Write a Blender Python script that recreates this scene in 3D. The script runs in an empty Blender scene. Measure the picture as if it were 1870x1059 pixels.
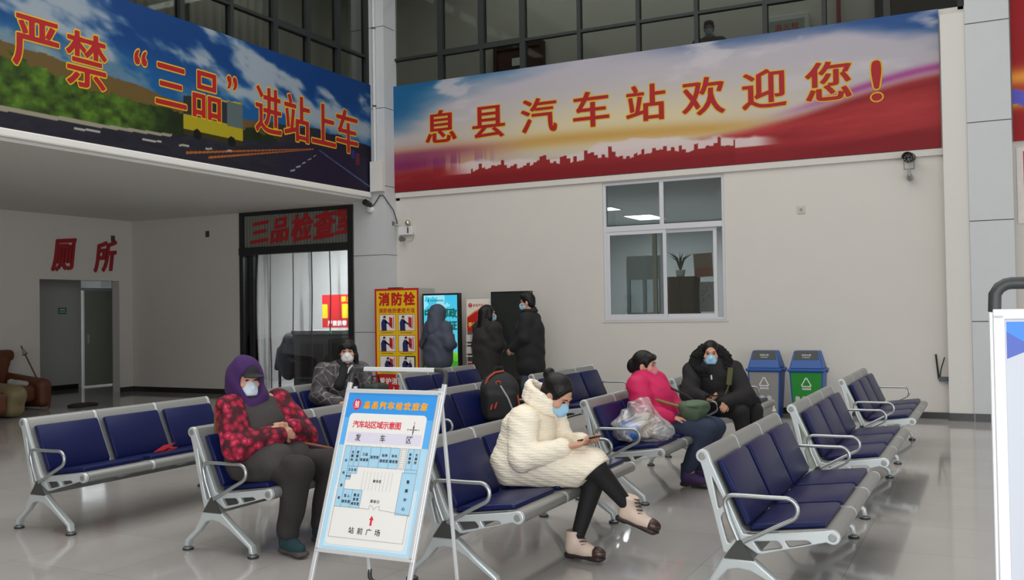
import bpy, bmesh, math, random
import numpy as np
from mathutils import Vector, Matrix

SC = bpy.context.scene
COL = SC.collection
random.seed(7)
np.random.seed(7)

# ------------------------------------------------------------------ camera
EYE = Vector((0.0, 0.0, 1.543))
YAW, PITCH, ROLL = math.radians(26.805), math.radians(1.1755), math.radians(-0.9004)
fw = Vector((-math.sin(YAW) * math.cos(PITCH), math.cos(YAW) * math.cos(PITCH), math.sin(PITCH)))
rt = Vector((math.cos(YAW), math.sin(YAW), 0))
up = rt.cross(fw)
r2 = math.cos(ROLL) * rt + math.sin(ROLL) * up
u2 = math.cos(ROLL) * up - math.sin(ROLL) * rt
cam_data = bpy.data.cameras.new('camera')
cam_data.sensor_width = 36.0
cam_data.lens = 1741.825 / 1870.0 * 36.0
cam_data.clip_start = 0.05
cam = bpy.data.objects.new('camera', cam_data)
COL.objects.link(cam)
cam.matrix_world = Matrix(((r2.x, u2.x, -fw.x, EYE.x), (r2.y, u2.y, -fw.y, EYE.y), (r2.z, u2.z, -fw.z, EYE.z), (0, 0, 0, 1)))
SC.camera = cam

# ------------------------------------------------------------------ light
SC.view_settings.view_transform = 'Standard'
SC.view_settings.look = 'None'
SC.view_settings.gamma = 1.0
SC.view_settings.use_curve_mapping = False
SC.view_settings.exposure = 0.0
world = bpy.data.worlds.new('overcast_sky')
SC.world = world
world.use_nodes = True
wn = world.node_tree.nodes['Background']
wn.inputs['Color'].default_value = (0.90, 0.95, 1.0, 1)
wn.inputs['Strength'].default_value = 1.0


def area_light(name, loc, target, sx, sy, power, color=(1, 1, 1), spread=180):
    ld = bpy.data.lights.new(name, 'AREA')
    ld.shape = 'RECTANGLE'
    ld.size, ld.size_y = sx, sy
    ld.energy = power
    ld.color = color
    ld.spread = math.radians(spread)
    o = bpy.data.objects.new(name, ld)
    COL.objects.link(o)
    o.location = loc
    d = Vector(target) - Vector(loc)
    if abs(d.x) + abs(d.y) > 1e-6:
        o.rotation_euler = d.to_track_quat('-Z', 'Y').to_euler()
    return o


# daylight through the glazed entrance front (behind and right of the camera)
area_light('entrance_daylight', (3.0, -3.3, 2.1), (2.4, 9, 1.2), 11.0, 3.8, 540, (0.97, 0.985, 1.0))
area_light('side_glazing_daylight', (8.8, 5.0, 2.1), (0, 6.0, 1.6), 14.0, 3.8, 120, (0.97, 0.985, 1.0))
area_light('roof_light', (-4.6, 5.5, 8.5), (-4.6, 5.5, 0), 9.6, 13.0, 700, (1.0, 0.985, 0.96))
# fluorescent panels inside the office behind the window and the lit rooms
# (built further down; the gallery one is an added fill)


# ------------------------------------------------------------------ helpers
def lin(c):
    c = c / 255.0
    return c / 12.92 if c <= 0.04045 else ((c + 0.055) / 1.055) ** 2.4


def rgb(r, g, b):
    return (lin(r), lin(g), lin(b))


MATS = {}


def mat(name, color, rough=0.6, metal=0.0, spec=0.5, noise=0.0, nscale=8.0, bump=0.0, bscale=60.0, coat=0.0, emit=None, estr=1.0, sheen=0.0, bdist=0.01):
    if name in MATS:
        return MATS[name]
    m = bpy.data.materials.new(name)
    m.use_nodes = True
    nt = m.node_tree
    b = nt.nodes['Principled BSDF']
    b.inputs['Base Color'].default_value = (*color, 1)
    b.inputs['Roughness'].default_value = rough
    b.inputs['Metallic'].default_value = metal
    b.inputs['Specular IOR Level'].default_value = spec
    if coat:
        b.inputs['Coat Weight'].default_value = coat
        b.inputs['Coat Roughness'].default_value = 0.1
    if sheen:
        b.inputs['Sheen Weight'].default_value = sheen
    if emit:
        b.inputs['Emission Color'].default_value = (*emit, 1)
        b.inputs['Emission Strength'].default_value = estr
    tc = None
    if noise or bump:
        tc = nt.nodes.new('ShaderNodeTexCoord')
    if noise:
        n = nt.nodes.new('ShaderNodeTexNoise')
        n.inputs['Scale'].default_value = nscale
        n.inputs['Detail'].default_value = 5
        nt.links.new(tc.outputs['Object'], n.inputs['Vector'])
        r = nt.nodes.new('ShaderNodeMapRange')
        r.inputs['To Min'].default_value = 1 - noise
        r.inputs['To Max'].default_value = 1 + noise
        nt.links.new(n.outputs['Fac'], r.inputs['Value'])
        mx = nt.nodes.new('ShaderNodeVectorMath')
        mx.operation = 'SCALE'
        mx.inputs[0].default_value = color
        nt.links.new(r.outputs['Result'], mx.inputs['Scale'])
        nt.links.new(mx.outputs['Vector'], b.inputs['Base Color'])
    if bump:
        n2 = nt.nodes.new('ShaderNodeTexNoise')
        n2.inputs['Scale'].default_value = bscale
        n2.inputs['Detail'].default_value = 4
        nt.links.new(tc.outputs['Object'], n2.inputs['Vector'])
        bp = nt.nodes.new('ShaderNodeBump')
        bp.inputs['Strength'].default_value = bump
        bp.inputs['Distance'].default_value = bdist
        nt.links.new(n2.outputs['Fac'], bp.inputs['Height'])
        nt.links.new(bp.outputs['Normal'], b.inputs['Normal'])
    MATS[name] = m
    return m


def attr_mat(name, rough=0.5, spec=0.3, emit=0.0):
    """printed picture: colour comes from the procedurally computed print attribute"""
    m = bpy.data.materials.new(name)
    m.use_nodes = True
    nt = m.node_tree
    b = nt.nodes['Principled BSDF']
    a = nt.nodes.new('ShaderNodeAttribute')
    a.attribute_name = 'print'
    nt.links.new(a.outputs['Color'], b.inputs['Base Color'])
    b.inputs['Roughness'].default_value = rough
    b.inputs['Specular IOR Level'].default_value = spec
    if emit:
        nt.links.new(a.outputs['Color'], b.inputs['Emission Color'])
        b.inputs['Emission Strength'].default_value = emit
    return m


def glass_mat(name, tint, refl=1.0, rough=0.0):
    m = bpy.data.materials.new(name)
    m.use_nodes = True
    nt = m.node_tree
    nt.nodes.remove(nt.nodes['Principled BSDF'])
    out = nt.nodes['Material Output']
    t = nt.nodes.new('ShaderNodeBsdfTransparent')
    t.inputs['Color'].default_value = (*tint, 1)
    g = nt.nodes.new('ShaderNodeBsdfGlossy')
    g.inputs['Roughness'].default_value = rough
    fr = nt.nodes.new('ShaderNodeFresnel')
    fr.inputs['IOR'].default_value = 1.5
    ml = nt.nodes.new('ShaderNodeMath')
    ml.operation = 'MULTIPLY'
    ml.inputs[1].default_value = refl
    ml.use_clamp = True
    nt.links.new(fr.outputs[0], ml.inputs[0])
    mx = nt.nodes.new('ShaderNodeMixShader')
    nt.links.new(ml.outputs[0], mx.inputs[0])
    nt.links.new(t.outputs[0], mx.inputs[1])
    nt.links.new(g.outputs[0], mx.inputs[2])
    nt.links.new(mx.outputs[0], out.inputs[0])
    MATS[name] = m
    return m


class MB:
    """mesh builder: collects shapes, links them as one mesh object"""

    def __init__(self):
        self.v, self.f, self.mi = [], [], []

    def add(self, verts, faces, mi=0):
        o = len(self.v)
        self.v += [tuple(p) for p in verts]
        self.f += [tuple(i + o for i in q) for q in faces]
        self.mi += [mi] * len(faces)
        return self

    def box(self, x0, x1, y0, y1, z0, z1, mi=0):
        v = [(x0, y0, z0), (x1, y0, z0), (x1, y1, z0), (x0, y1, z0), (x0, y0, z1), (x1, y0, z1), (x1, y1, z1), (x0, y1, z1)]
        return self.add(v, [(0, 3, 2, 1), (4, 5, 6, 7), (0, 1, 5, 4), (1, 2, 6, 5), (2, 3, 7, 6), (3, 0, 4, 7)], mi)

    def obox(self, c, ax, ay, az, mi=0):
        """oriented box: half-axis vectors"""
        c, ax, ay, az = map(Vector, (c, ax, ay, az))
        v = [c + sx * ax + sy * ay + sz * az for sz in (-1, 1) for sx, sy in ((-1, -1), (1, -1), (1, 1), (-1, 1))]
        return self.add(v, [(0, 3, 2, 1), (4, 5, 6, 7), (0, 1, 5, 4), (1, 2, 6, 5), (2, 3, 7, 6), (3, 0, 4, 7)], mi)

    def bar(self, a, b, w, d, mi=0, side=None):
        """rectangular bar from a to b; w along side, d along the other"""
        a, b = Vector(a), Vector(b)
        t = (b - a).normalized()
        s = Vector(side) if side is not None else (Vector((0, 0, 1)).cross(t) if abs(t.z) < 0.95 else Vector((1, 0, 0)))
        s = (s - t * s.dot(t)).normalized()
        n = t.cross(s)
        return self.obox((a + b) / 2, s * w / 2, n * d / 2, (b - a) / 2, mi)

    def tube(self, pts, r, seg=10, closed=False, mi=0, caps=True):
        pts = [Vector(p) for p in pts]
        n = len(pts)
        rs = r if isinstance(r, (list, tuple)) else [r] * n
        rings, nrm = [], None
        for i, p in enumerate(pts):
            if closed:
                t = pts[(i + 1) % n] - pts[i - 1]
            else:
                t = pts[min(i + 1, n - 1)] - pts[max(i - 1, 0)]
            t.normalize()
            if nrm is None:
                nrm = t.orthogonal()
            nrm = (nrm - t * nrm.dot(t)).normalized()
            bn = t.cross(nrm)
            rings.append([p + rs[i] * (math.cos(a) * nrm + math.sin(a) * bn) for a in [2 * math.pi * k / seg for k in range(seg)]])
        v = [q for ring in rings for q in ring]
        f = []
        m = n if closed else n - 1
        for i in range(m):
            j = (i + 1) % n
            for k in range(seg):
                l = (k + 1) % seg
                f.append((i * seg + k, i * seg + l, j * seg + l, j * seg + k))
        if not closed and caps:
            f.append(tuple(range(seg))[::-1])
            f.append(tuple((n - 1) * seg + k for k in range(seg)))
        return self.add(v, f, mi)

    def lathe(self, prof, c=(0, 0, 0), seg=20, mi=0, axis='z'):
        c = Vector(c)
        v, f = [], []
        for r, h in prof:
            for k in range(seg):
                a = 2 * math.pi * k / seg
                p = (r * math.cos(a), r * math.sin(a), h)
                if axis == 'y':
                    p = (p[0], -p[2], p[1])
                elif axis == 'x':
                    p = (p[2], p[0], p[1])
                v.append(c + Vector(p))
        n = len(prof)
        for i in range(n - 1):
            for k in range(seg):
                l = (k + 1) % seg
                f.append((i * seg + k, i * seg + l, (i + 1) * seg + l, (i + 1) * seg + k))
        f.append(tuple(range(seg))[::-1])
        f.append(tuple((n - 1) * seg + k for k in range(seg)))
        return self.add(v, f, mi)

    def ball(self, c, r, seg=14, rings=9, mi=0):
        rx, ry, rz = r if isinstance(r, (tuple, list)) else (r, r, r)
        v, f = [(c[0], c[1], c[2] - rz)], []
        for i in range(1, rings):
            th = math.pi * i / rings
            for k in range(seg):
                a = 2 * math.pi * k / seg
                v.append((c[0] + rx * math.sin(th) * math.cos(a), c[1] + ry * math.sin(th) * math.sin(a), c[2] - rz * math.cos(th)))
        v.append((c[0], c[1], c[2] + rz))
        for k in range(seg):
            l = (k + 1) % seg
            f.append((0, 1 + l, 1 + k))
            f.append((len(v) - 1, 1 + (rings - 2) * seg + k, 1 + (rings - 2) * seg + l))
            for i in range(rings - 2):
                f.append((1 + i * seg + k, 1 + i * seg + l, 1 + (i + 1) * seg + l, 1 + (i + 1) * seg + k))
        return self.add(v, f, mi)

    def build(self, name, mats, parent=None, smooth=False, bevel=0.0, loc=None):
        me = bpy.data.meshes.new(name)
        me.from_pydata(self.v, [], self.f)
        if not isinstance(mats, (list, tuple)):
            mats = [mats]
        for m in mats:
            me.materials.append(m)
        if len(mats) > 1:
            me.polygons.foreach_set('material_index', self.mi)
        bm = bmesh.new()
        bm.from_mesh(me)
        bmesh.ops.recalc_face_normals(bm, faces=bm.faces)
        bm.to_mesh(me)
        bm.free()
        o = link(name, me, parent)
        if loc:
            o.location = loc
        if smooth:
            shade(me)
        if bevel:
            bv = o.modifiers.new('bevel', 'BEVEL')
            bv.width = bevel
            bv.segments = 2
            bv.limit_method = 'ANGLE'
        return o


def shade(me, ang=40):
    me.polygons.foreach_set('use_smooth', [True] * len(me.polygons))
    me.set_sharp_from_angle(angle=math.radians(ang))


def link(name, me, parent=None):
    o = bpy.data.objects.new(name, me)
    COL.objects.link(o)
    if parent:
        o.parent = parent
    return o


def tag(o, label=None, cat=None, group=None, kind=None):
    if label:
        o['label'] = label
    if cat:
        o['category'] = cat
    if group:
        o['group'] = group
    if kind:
        o['kind'] = kind
    return o


def thing(name, label, cat, loc=(0, 0, 0), rz=0.0, group=None):
    o = bpy.data.objects.new(name, None)
    o.empty_display_size = 0.2
    COL.objects.link(o)
    o.location = loc
    o.rotation_euler = (0, 0, rz)
    return tag(o, label, cat, group)


def struct(name, mb, m, **k):
    return tag(mb.build(name, m, **k), kind='structure')


def copy_tree(o, parent=None):
    c = o.copy()
    COL.objects.link(c)
    if parent:
        c.parent = parent
    for ch in list(o.children):
        copy_tree(ch, c)
    return c


def outline_mesh(loops, thick=0.0, bevel=0.0, res=2):
    """filled plate from closed 2-D loops (holes inside the first); returns verts (x,y,z=thickness), faces"""
    cu = bpy.data.curves.new('plate', 'CURVE')
    cu.dimensions = '2D'
    cu.fill_mode = 'BOTH'
    for lp in loops:
        s = cu.splines.new('POLY')
        s.points.add(len(lp) - 1)
        for p, q in zip(s.points, lp):
            p.co = (q[0], q[1], 0, 1)
        s.use_cyclic_u = True
    cu.extrude = max(thick / 2 - bevel, 0.0)
    cu.bevel_depth = bevel
    cu.bevel_resolution = res
    cu.offset = -bevel
    o = bpy.data.objects.new('plate', cu)
    me = o.to_mesh()
    v = [tuple(p.co) for p in me.vertices]
    f = [tuple(p.vertices) for p in me.polygons]
    o.to_mesh_clear()
    bpy.data.objects.remove(o)
    bpy.data.curves.remove(cu)
    return v, f


def arc(cx, cy, r, a0, a1, n=8):
    return [(cx + r * math.cos(math.radians(a0 + (a1 - a0) * i / n)), cy + r * math.sin(math.radians(a0 + (a1 - a0) * i / n))) for i in range(n + 1)]


def rounded(pts, r, n=4):
    """round the corners of a closed 2-D polygon"""
    out = []
    k = len(pts)
    for i in range(k):
        p, a, b = Vector(pts[i]), Vector(pts[i - 1]), Vector(pts[(i + 1) % k])
        da, db = (a - p), (b - p)
        rr = min(r, da.length * 0.45, db.length * 0.45)
        s, e = p + da.normalized() * rr, p + db.normalized() * rr
        for j in range(n + 1):
            t = j / n
            q = s * (1 - t) ** 2 + p * 2 * t * (1 - t) + e * t ** 2
            out.append((q.x, q.y))
    return out


def thick_path(path, t):
    """closed outline of a 2-D path given thickness t (to the left side)"""
    n = len(path)
    off = []
    for i in range(n):
        a, b = Vector(path[max(i - 1, 0)]), Vector(path[min(i + 1, n - 1)])
        d = (b - a).normalized()
        off.append((path[i][0] - d.y * t, path[i][1] + d.x * t))
    return list(path) + off[::-1]


# ------------------------------------------------------------------ lettering
GLYPH = {}


def level_loops(F, ax, ay):
    """closed contours of F = 0 (marching squares), F < 0 inside"""
    I = F < 0
    nx, ny = F.shape
    segs = {}

    def pnt(e):
        o, i, j = e
        if o == 0:
            t = F[i, j] / (F[i, j] - F[i + 1, j])
            return (ax[i] + (ax[i + 1] - ax[i]) * t, ay[j])
        t = F[i, j] / (F[i, j] - F[i, j + 1])
        return (ax[i], ay[j] + (ay[j + 1] - ay[j]) * t)
    cs = I[:-1, :-1].astype(int) + 2 * I[1:, :-1] + 4 * I[1:, 1:] + 8 * I[:-1, 1:]
    T = {1: [(3, 0)], 2: [(0, 1)], 3: [(3, 1)], 4: [(1, 2)], 5: [(3, 0), (1, 2)], 6: [(0, 2)], 7: [(3, 2)], 8: [(2, 3)], 9: [(2, 0)], 10: [(0, 1), (2, 3)], 11: [(2, 1)], 12: [(1, 3)], 13: [(1, 0)], 14: [(0, 3)]}
    for i, j in np.argwhere((cs > 0) & (cs < 15)):
        e = ((0, i, j), (1, i + 1, j), (0, i, j + 1), (1, i, j))
        for p, q in T[cs[i, j]]:
            segs[e[p]] = e[q]
    loops = []
    while segs:
        st, cur = segs.popitem()
        lp = [st]
        while cur != st:
            lp.append(cur)
            nxt = segs.pop(cur, None)
            if nxt is None:
                break
            cur = nxt
        loops.append([pnt(e) for e in lp])
    return loops


def simplify(lp, tol):
    """drop points that lie within tol of the chord (closed loop)"""
    def rdp(p):
        if len(p) < 3:
            return p
        a, b = np.array(p[0]), np.array(p[-1])
        d = b - a
        q = np.array(p[1:-1]) - a
        L = np.hypot(*d)
        dist = np.abs(d[0] * q[:, 1] - d[1] * q[:, 0]) / L if L > 1e-9 else np.hypot(q[:, 0], q[:, 1])
        k = int(dist.argmax())
        if dist[k] < tol:
            return [p[0], p[-1]]
        return rdp(p[:k + 2])[:-1] + rdp(p[k + 1:])
    h = len(lp) // 2
    return rdp(lp[:h + 1])[:-1] + rdp(lp[h:] + lp[:1])[:-1]


def inside(p, lp):
    c = False
    for i in range(len(lp)):
        a, b = lp[i - 1], lp[i]
        if (a[1] > p[1]) != (b[1] > p[1]) and p[0] < (b[0] - a[0]) * (p[1] - a[1]) / (b[1] - a[1]) + a[0]:
            c = not c
    return c


def glyph(ch, bold=0.0, aniso=1.0):
    """outline of one character in the built-in font: centred verts in a unit em box, faces"""
    key = (ch, bold, aniso)
    if key in GLYPH:
        return GLYPH[key]
    cu = bpy.data.curves.new('g', 'FONT')
    cu.body = ch
    cu.size = 1
    o = bpy.data.objects.new('g', cu)
    COL.objects.link(o)
    dg = bpy.context.evaluated_depsgraph_get()
    cv = o.to_curve(dg)
    loops = []
    for s in cv.splines:
        bp = s.bezier_points
        lp = []
        n = len(bp)
        for i in range(n):
            p, q = bp[i], bp[(i + 1) % n]
            p0, p1, p2, p3 = p.co.xy, p.handle_right.xy, q.handle_left.xy, q.co.xy
            d = (p3 - p0)
            flat = d.length < 1e-5 or max(abs(d.x * (h - p0).y - d.y * (h - p0).x) / d.length for h in (p1, p2)) < 0.003
            k = 1 if flat else 4
            for j in range(k):
                t = j / k
                lp.append(p0 * (1 - t) ** 3 + p1 * 3 * t * (1 - t) ** 2 + p2 * 3 * t * t * (1 - t) + p3 * t ** 3)
        cl = []
        for p in lp:
            if not cl or (p - cl[-1]).length > 0.006:
                cl.append(p)
        if (cl[0] - cl[-1]).length < 0.006:
            cl.pop()
        if len(cl) > 2:
            loops.append([(p.x, p.y) for p in cl])
    bpy.data.objects.remove(o)
    bpy.data.curves.remove(cu)

    # signed distance to the outline on a grid, grown by bold, contoured again
    N = 110
    allp = np.array([p for l in loops for p in l])
    lo, hi = allp.min(0) - bold - 0.03, allp.max(0) + bold + 0.03
    ax = np.arange(lo[0], hi[0], 1.0 / N)
    ay = np.arange(lo[1], hi[1], 1.0 / N)
    X, Y = np.meshgrid(ax, ay, indexing='ij')
    Dm = np.full(X.shape, 9.0)
    ins = np.zeros(X.shape, int)
    for l in loops:
        for i in range(len(l)):
            (x0, y0), (x1, y1) = l[i - 1], l[i]
            if y0 != y1:
                m = (y0 <= Y) != (y1 <= Y)
                w = X < x0 + (Y - y0) * (x1 - x0) / (y1 - y0)
                ins += np.where(m & w, 1 if y1 > y0 else -1, 0)
            ys0, ys1, Ys = y0 * aniso, y1 * aniso, Y * aniso
            dx, dy = x1 - x0, ys1 - ys0
            t = np.clip(((X - x0) * dx + (Ys - ys0) * dy) / max(dx * dx + dy * dy, 1e-12), 0, 1)
            Dm = np.minimum(Dm, np.hypot(X - x0 - t * dx, Ys - ys0 - t * dy))
    F = np.where(ins != 0, -Dm, Dm) - bold
    F = np.where(np.abs(F) < 1e-6, 1e-6, F)

    def area(lp):
        return sum(lp[i - 1][0] * lp[i][1] - lp[i][0] * lp[i - 1][1] for i in range(len(lp))) / 2
    loops = [simplify(l, 0.0035) for l in level_loops(F, ax, ay)]
    loops = [l for l in loops if len(l) > 2 and abs(area(l)) > 2e-4]
    big = max(loops, key=lambda l: abs(area(l)))
    so = 1 if area(big) > 0 else -1
    outer = [l for l in loops if area(l) * so > 0]
    holes = [l for l in loops if area(l) * so <= 0]
    vs, fs = [], []
    for l in outer:
        v, f = outline_mesh([l] + [h for h in holes if inside(h[0], l)])
        k = len(vs)
        vs += [(p[0], p[1]) for p in v]
        fs += [tuple(i + k for i in q) for q in f]
    if ord(ch) > 0x2000:
        cx, cy = 0.49, 0.36
    else:
        cx = (min(v[0] for v in vs) + max(v[0] for v in vs)) / 2
        cy = 0.34
    vs = [(v[0] - cx, v[1] - cy) for v in vs]
    GLYPH[key] = (vs, fs)
    return vs, fs


class Sheet:
    """flat printed sheet: coloured shapes layered in the plane (origin, u, v); one mesh with one slot per ink"""

    def __init__(self, origin, u, v, step=0.0006):
        self.o, self.u, self.v = Vector(origin), Vector(u).normalized(), Vector(v).normalized()
        self.n = self.u.cross(self.v)
        self.mb, self.inks, self.step = MB(), [], step

    def ink(self, m):
        if m not in self.inks:
            self.inks.append(m)
        return self.inks.index(m)

    def put(self, verts, faces, m, lay, thick=0.0):
        i = self.ink(m)
        pts = [self.o + self.u * p[0] + self.v * p[1] + self.n * (lay * self.step) for p in verts]
        self.mb.add(pts, faces, i)

    def poly(self, pts, m, lay=1):
        v, f = outline_mesh([pts])
        self.put(v, f, m, lay)

    def rect(self, x0, y0, x1, y1, m, lay=1):
        self.put([(x0, y0), (x1, y0), (x1, y1), (x0, y1)], [(0, 1, 2, 3)], m, lay)

    def line(self, pts, w, m, lay=2):
        for (a, b) in zip(pts[:-1], pts[1:]):
            a, b = Vector(a), Vector(b)
            d = (b - a).normalized()
            n = Vector((-d.y, d.x)) * w / 2
            a, b = a - d * w / 2, b + d * w / 2
            self.put([a - n, b - n, b + n, a + n], [(0, 1, 2, 3)], m, lay)

    def disc(self, x, y, r, m, lay=2, ry=None, n=20):
        self.put([(x + r * math.cos(2 * math.pi * k / n), y + (ry or r) * math.sin(2 * math.pi * k / n)) for k in range(n)], [tuple(range(n))], m, lay)

    def char(self, ch, x, y, w, h, m, lay=3, bold=0.0, aniso=1.0, shear=0.0, rot=0.0):
        v, f = glyph(ch, bold, aniso)
        c, s = math.cos(rot), math.sin(rot)
        pts = []
        for a, b in v:
            px, py = (a + shear * b) * w, b * h
            pts.append((x + px * c - py * s, y + px * s + py * c))
        self.put(pts, f, m, lay)

    def text(self, s, x, y, size, m, pitch=1.05, lay=3, vertical=False, center=True, **k):
        n = len(s)
        for i, ch in enumerate(s):
            if ch == ' ':
                continue
            o = (i - (n - 1) / 2 if center else i) * size * pitch
            if vertical:
                self.char(ch, x, y - o, size, size, m, lay, **k)
            else:
                self.char(ch, x + o, y, size, size, m, lay, **k)

    def build(self, name, parent=None, solid=0.0):
        o = self.mb.build(name, self.inks, parent)
        if solid:
            md = o.modifiers.new('thickness', 'SOLIDIFY')
            md.thickness = solid
            md.offset = 0
        return o


def fbm(x, y, seed=0, octv=4):
    """value noise on numpy arrays"""
    rs = np.random.RandomState(seed)
    tot, amp, out = 0.0, 1.0, np.zeros_like(x)
    for o in range(octv):
        t = rs.rand(64, 64)
        xi, yi = np.floor(x).astype(int), np.floor(y).astype(int)
        fx, fy = x - xi, y - yi
        fx, fy = fx * fx * (3 - 2 * fx), fy * fy * (3 - 2 * fy)
        a, b = t[xi % 64, yi % 64], t[(xi + 1) % 64, yi % 64]
        c, d = t[xi % 64, (yi + 1) % 64], t[(xi + 1) % 64, (yi + 1) % 64]
        out += amp * ((a * (1 - fx) + b * fx) * (1 - fy) + (c * (1 - fx) + d * fx) * fy)
        tot += amp
        amp *= 0.5
        x, y = x * 2.03 + 5.1, y * 2.03 + 3.7
    return out / tot


def picture(name, origin, u, v, w, h, nx, ny, fn, m, parent=None, depth=0.03):
    """printed panel: a slab whose front grid carries the computed print"""
    u, v = Vector(u), Vector(v)
    n = u.cross(v)
    o = np.array(origin)
    gx, gy = np.meshgrid(np.linspace(0, 1, nx + 1), np.linspace(0, 1, ny + 1))
    P = o + gx.reshape(-1, 1) * w * np.array(u) + gy.reshape(-1, 1) * h * np.array(v)
    idx = np.arange((nx + 1) * (ny + 1)).reshape(ny + 1, nx + 1)
    q = np.stack([idx[:-1, :-1], idx[:-1, 1:], idx[1:, 1:], idx[1:, :-1]], -1).reshape(-1, 4)
    bk = [Vector(origin) + u * (a * w) + v * (b * h) - n * depth for a, b in ((0, 0), (1, 0), (1, 1), (0, 1))]
    k = len(P)
    c4 = [idx[0, 0], idx[0, -1], idx[-1, -1], idx[-1, 0]]
    verts = [tuple(p) for p in P] + [tuple(p) for p in bk]
    faces = [tuple(t) for t in q.tolist()] + [(k + 3, k + 2, k + 1, k)]
    for i in range(4):
        j = (i + 1) % 4
        faces.append((int(c4[i]), k + i, k + j, int(c4[j])))
    me = bpy.data.meshes.new(name)
    me.from_pydata(verts, [], faces)
    col = np.clip(fn(gx.reshape(-1), gy.reshape(-1)), 0, 255) / 255.0
    col = np.where(col <= 0.04045, col / 12.92, ((col + 0.055) / 1.055) ** 2.4)
    full = np.ones((len(verts), 4), np.float32)
    full[:, :3] = 0.5
    full[:k, :3] = col
    a = me.color_attributes.new('print', 'FLOAT_COLOR', 'POINT')
    a.data.foreach_set('color', full.reshape(-1))
    me.materials.append(m)
    return link(name, me, parent)


# ------------------------------------------------------------------ setting: floor, walls, ceiling
def tile_floor():
    m = bpy.data.materials.new('polished_floor_tile')
    m.use_nodes = True
    nt = m.node_tree
    b = nt.nodes['Principled BSDF']
    tc = nt.nodes.new('ShaderNodeTexCoord')
    br = nt.nodes.new('ShaderNodeTexBrick')
    br.offset = 0.0
    br.inputs['Scale'].default_value = 1.0
    br.inputs['Brick Width'].default_value = 0.8
    br.inputs['Row Height'].default_value = 0.8
    br.inputs['Mortar Size'].default_value = 0.003
    br.inputs['Mortar Smooth'].default_value = 0.3
    br.inputs['Color1'].default_value = (*rgb(171, 168, 165), 1)
    br.inputs['Color2'].default_value = (*rgb(165, 162, 159), 1)
    br.inputs['Mortar'].default_value = (*rgb(146, 142, 137), 1)
    nt.links.new(tc.outputs['Object'], br.inputs['Vector'])
    n = nt.nodes.new('ShaderNodeTexNoise')
    n.inputs['Scale'].default_value = 1.7
    n.inputs['Detail'].default_value = 6
    nt.links.new(tc.outputs['Object'], n.inputs['Vector'])
    mr = nt.nodes.new('ShaderNodeMapRange')
    mr.inputs['To Min'].default_value = 0.9
    mr.inputs['To Max'].default_value = 1.1
    nt.links.new(n.outputs['Fac'], mr.inputs['Value'])
    sc = nt.nodes.new('ShaderNodeVectorMath')
    sc.operation = 'SCALE'
    nt.links.new(br.outputs['Color'], sc.inputs[0])
    nt.links.new(mr.outputs['Result'], sc.inputs['Scale'])
    nt.links.new(sc.outputs['Vector'], b.inputs['Base Color'])
    n2 = nt.nodes.new('ShaderNodeTexNoise')
    n2.inputs['Scale'].default_value = 3.0
    n2.inputs['Detail'].default_value = 4
    nt.links.new(tc.outputs['Object'], n2.inputs['Vector'])
    mr2 = nt.nodes.new('ShaderNodeMapRange')
    mr2.inputs['To Min'].default_value = 0.04
    mr2.inputs['To Max'].default_value = 0.11
    nt.links.new(n2.outputs['Fac'], mr2.inputs['Value'])
    nt.links.new(mr2.outputs['Result'], b.inputs['Roughness'])
    b.inputs['Specular IOR Level'].default_value = 0.55
    return m


M_floor = tile_floor()
M_wall = mat('white_wall_paint', rgb(206, 202, 195), 0.75, spec=0.25, noise=0.025, nscale=2.5, bump=0.05, bscale=180)
M_pilaster = mat('cream_pilaster_paint', rgb(212, 210, 204), 0.7, spec=0.25, noise=0.02, nscale=4)
M_ceil = mat('white_ceiling_paint', rgb(222, 221, 216), 0.8, spec=0.2, noise=0.02, nscale=3)
M_panel = mat('grey_white_cladding', rgb(196, 198, 200), 0.45, spec=0.4, noise=0.03, nscale=5)
M_joint = mat('dark_joint', rgb(70, 68, 66), 0.8)
M_base = mat('black_skirting_tile', rgb(42, 40, 38), 0.25, spec=0.5, noise=0.1, nscale=20)
M_mull = mat('dark_grey_aluminium', rgb(40, 44, 43), 0.45, spec=0.3)
M_pvc = mat('white_window_frame', rgb(205, 205, 210), 0.35, spec=0.5)
M_black = mat('black_plastic', rgb(22, 22, 24), 0.45)
M_darkgrey = mat('dark_grey_plastic', rgb(62, 64, 65), 0.5)
M_whiteplastic = mat('white_plastic', rgb(215, 215, 212), 0.4)
M_inner = mat('grey_interior_wall', rgb(190, 190, 186), 0.8, noise=0.03, nscale=3)
G_window = glass_mat('clear_window_glass', (0.80, 0.84, 0.84), 1.0)
G_upper = glass_mat('tinted_curtain_glass', (0.48, 0.50, 0.48), 0.15)
G_door = glass_mat('door_glass', (0.74, 0.76, 0.78), 1.0)

YW = 13.93      # back wall plane
XB = -9.58      # left fascia plane
ZS = 3.47       # soffit height

struct('floor', MB().box(-19, 9, -3.5, 14.4, -0.12, 0.0), M_floor)
# back wall with its window opening
wx0, wx1, wz0, wz1 = -5.43, -3.515, 1.34, 3.495
bw = MB()
bw.box(-9.3, wx0, YW, YW + 0.22, 0, 5.47)
bw.box(wx1, 9, YW, YW + 0.22, 0, 5.47)
bw.box(wx0, wx1, YW, YW + 0.22, 0, wz0)
bw.box(wx0, wx1, YW, YW + 0.22, wz1, 5.47)
struct('wall_back', bw, M_wall)
struct('trim_1', MB().box(-9.27, -0.557, YW - 0.035, YW, 3.512, 3.605), M_wall, bevel=0.006)
struct('baseboard_back', MB().box(-9.27, 9, YW - 0.018, YW, 0, 0.085), M_base)
struct('ceiling', MB().box(-19, 9, -3.5, 17.2, 8.6, 8.8), M_ceil)

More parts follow.
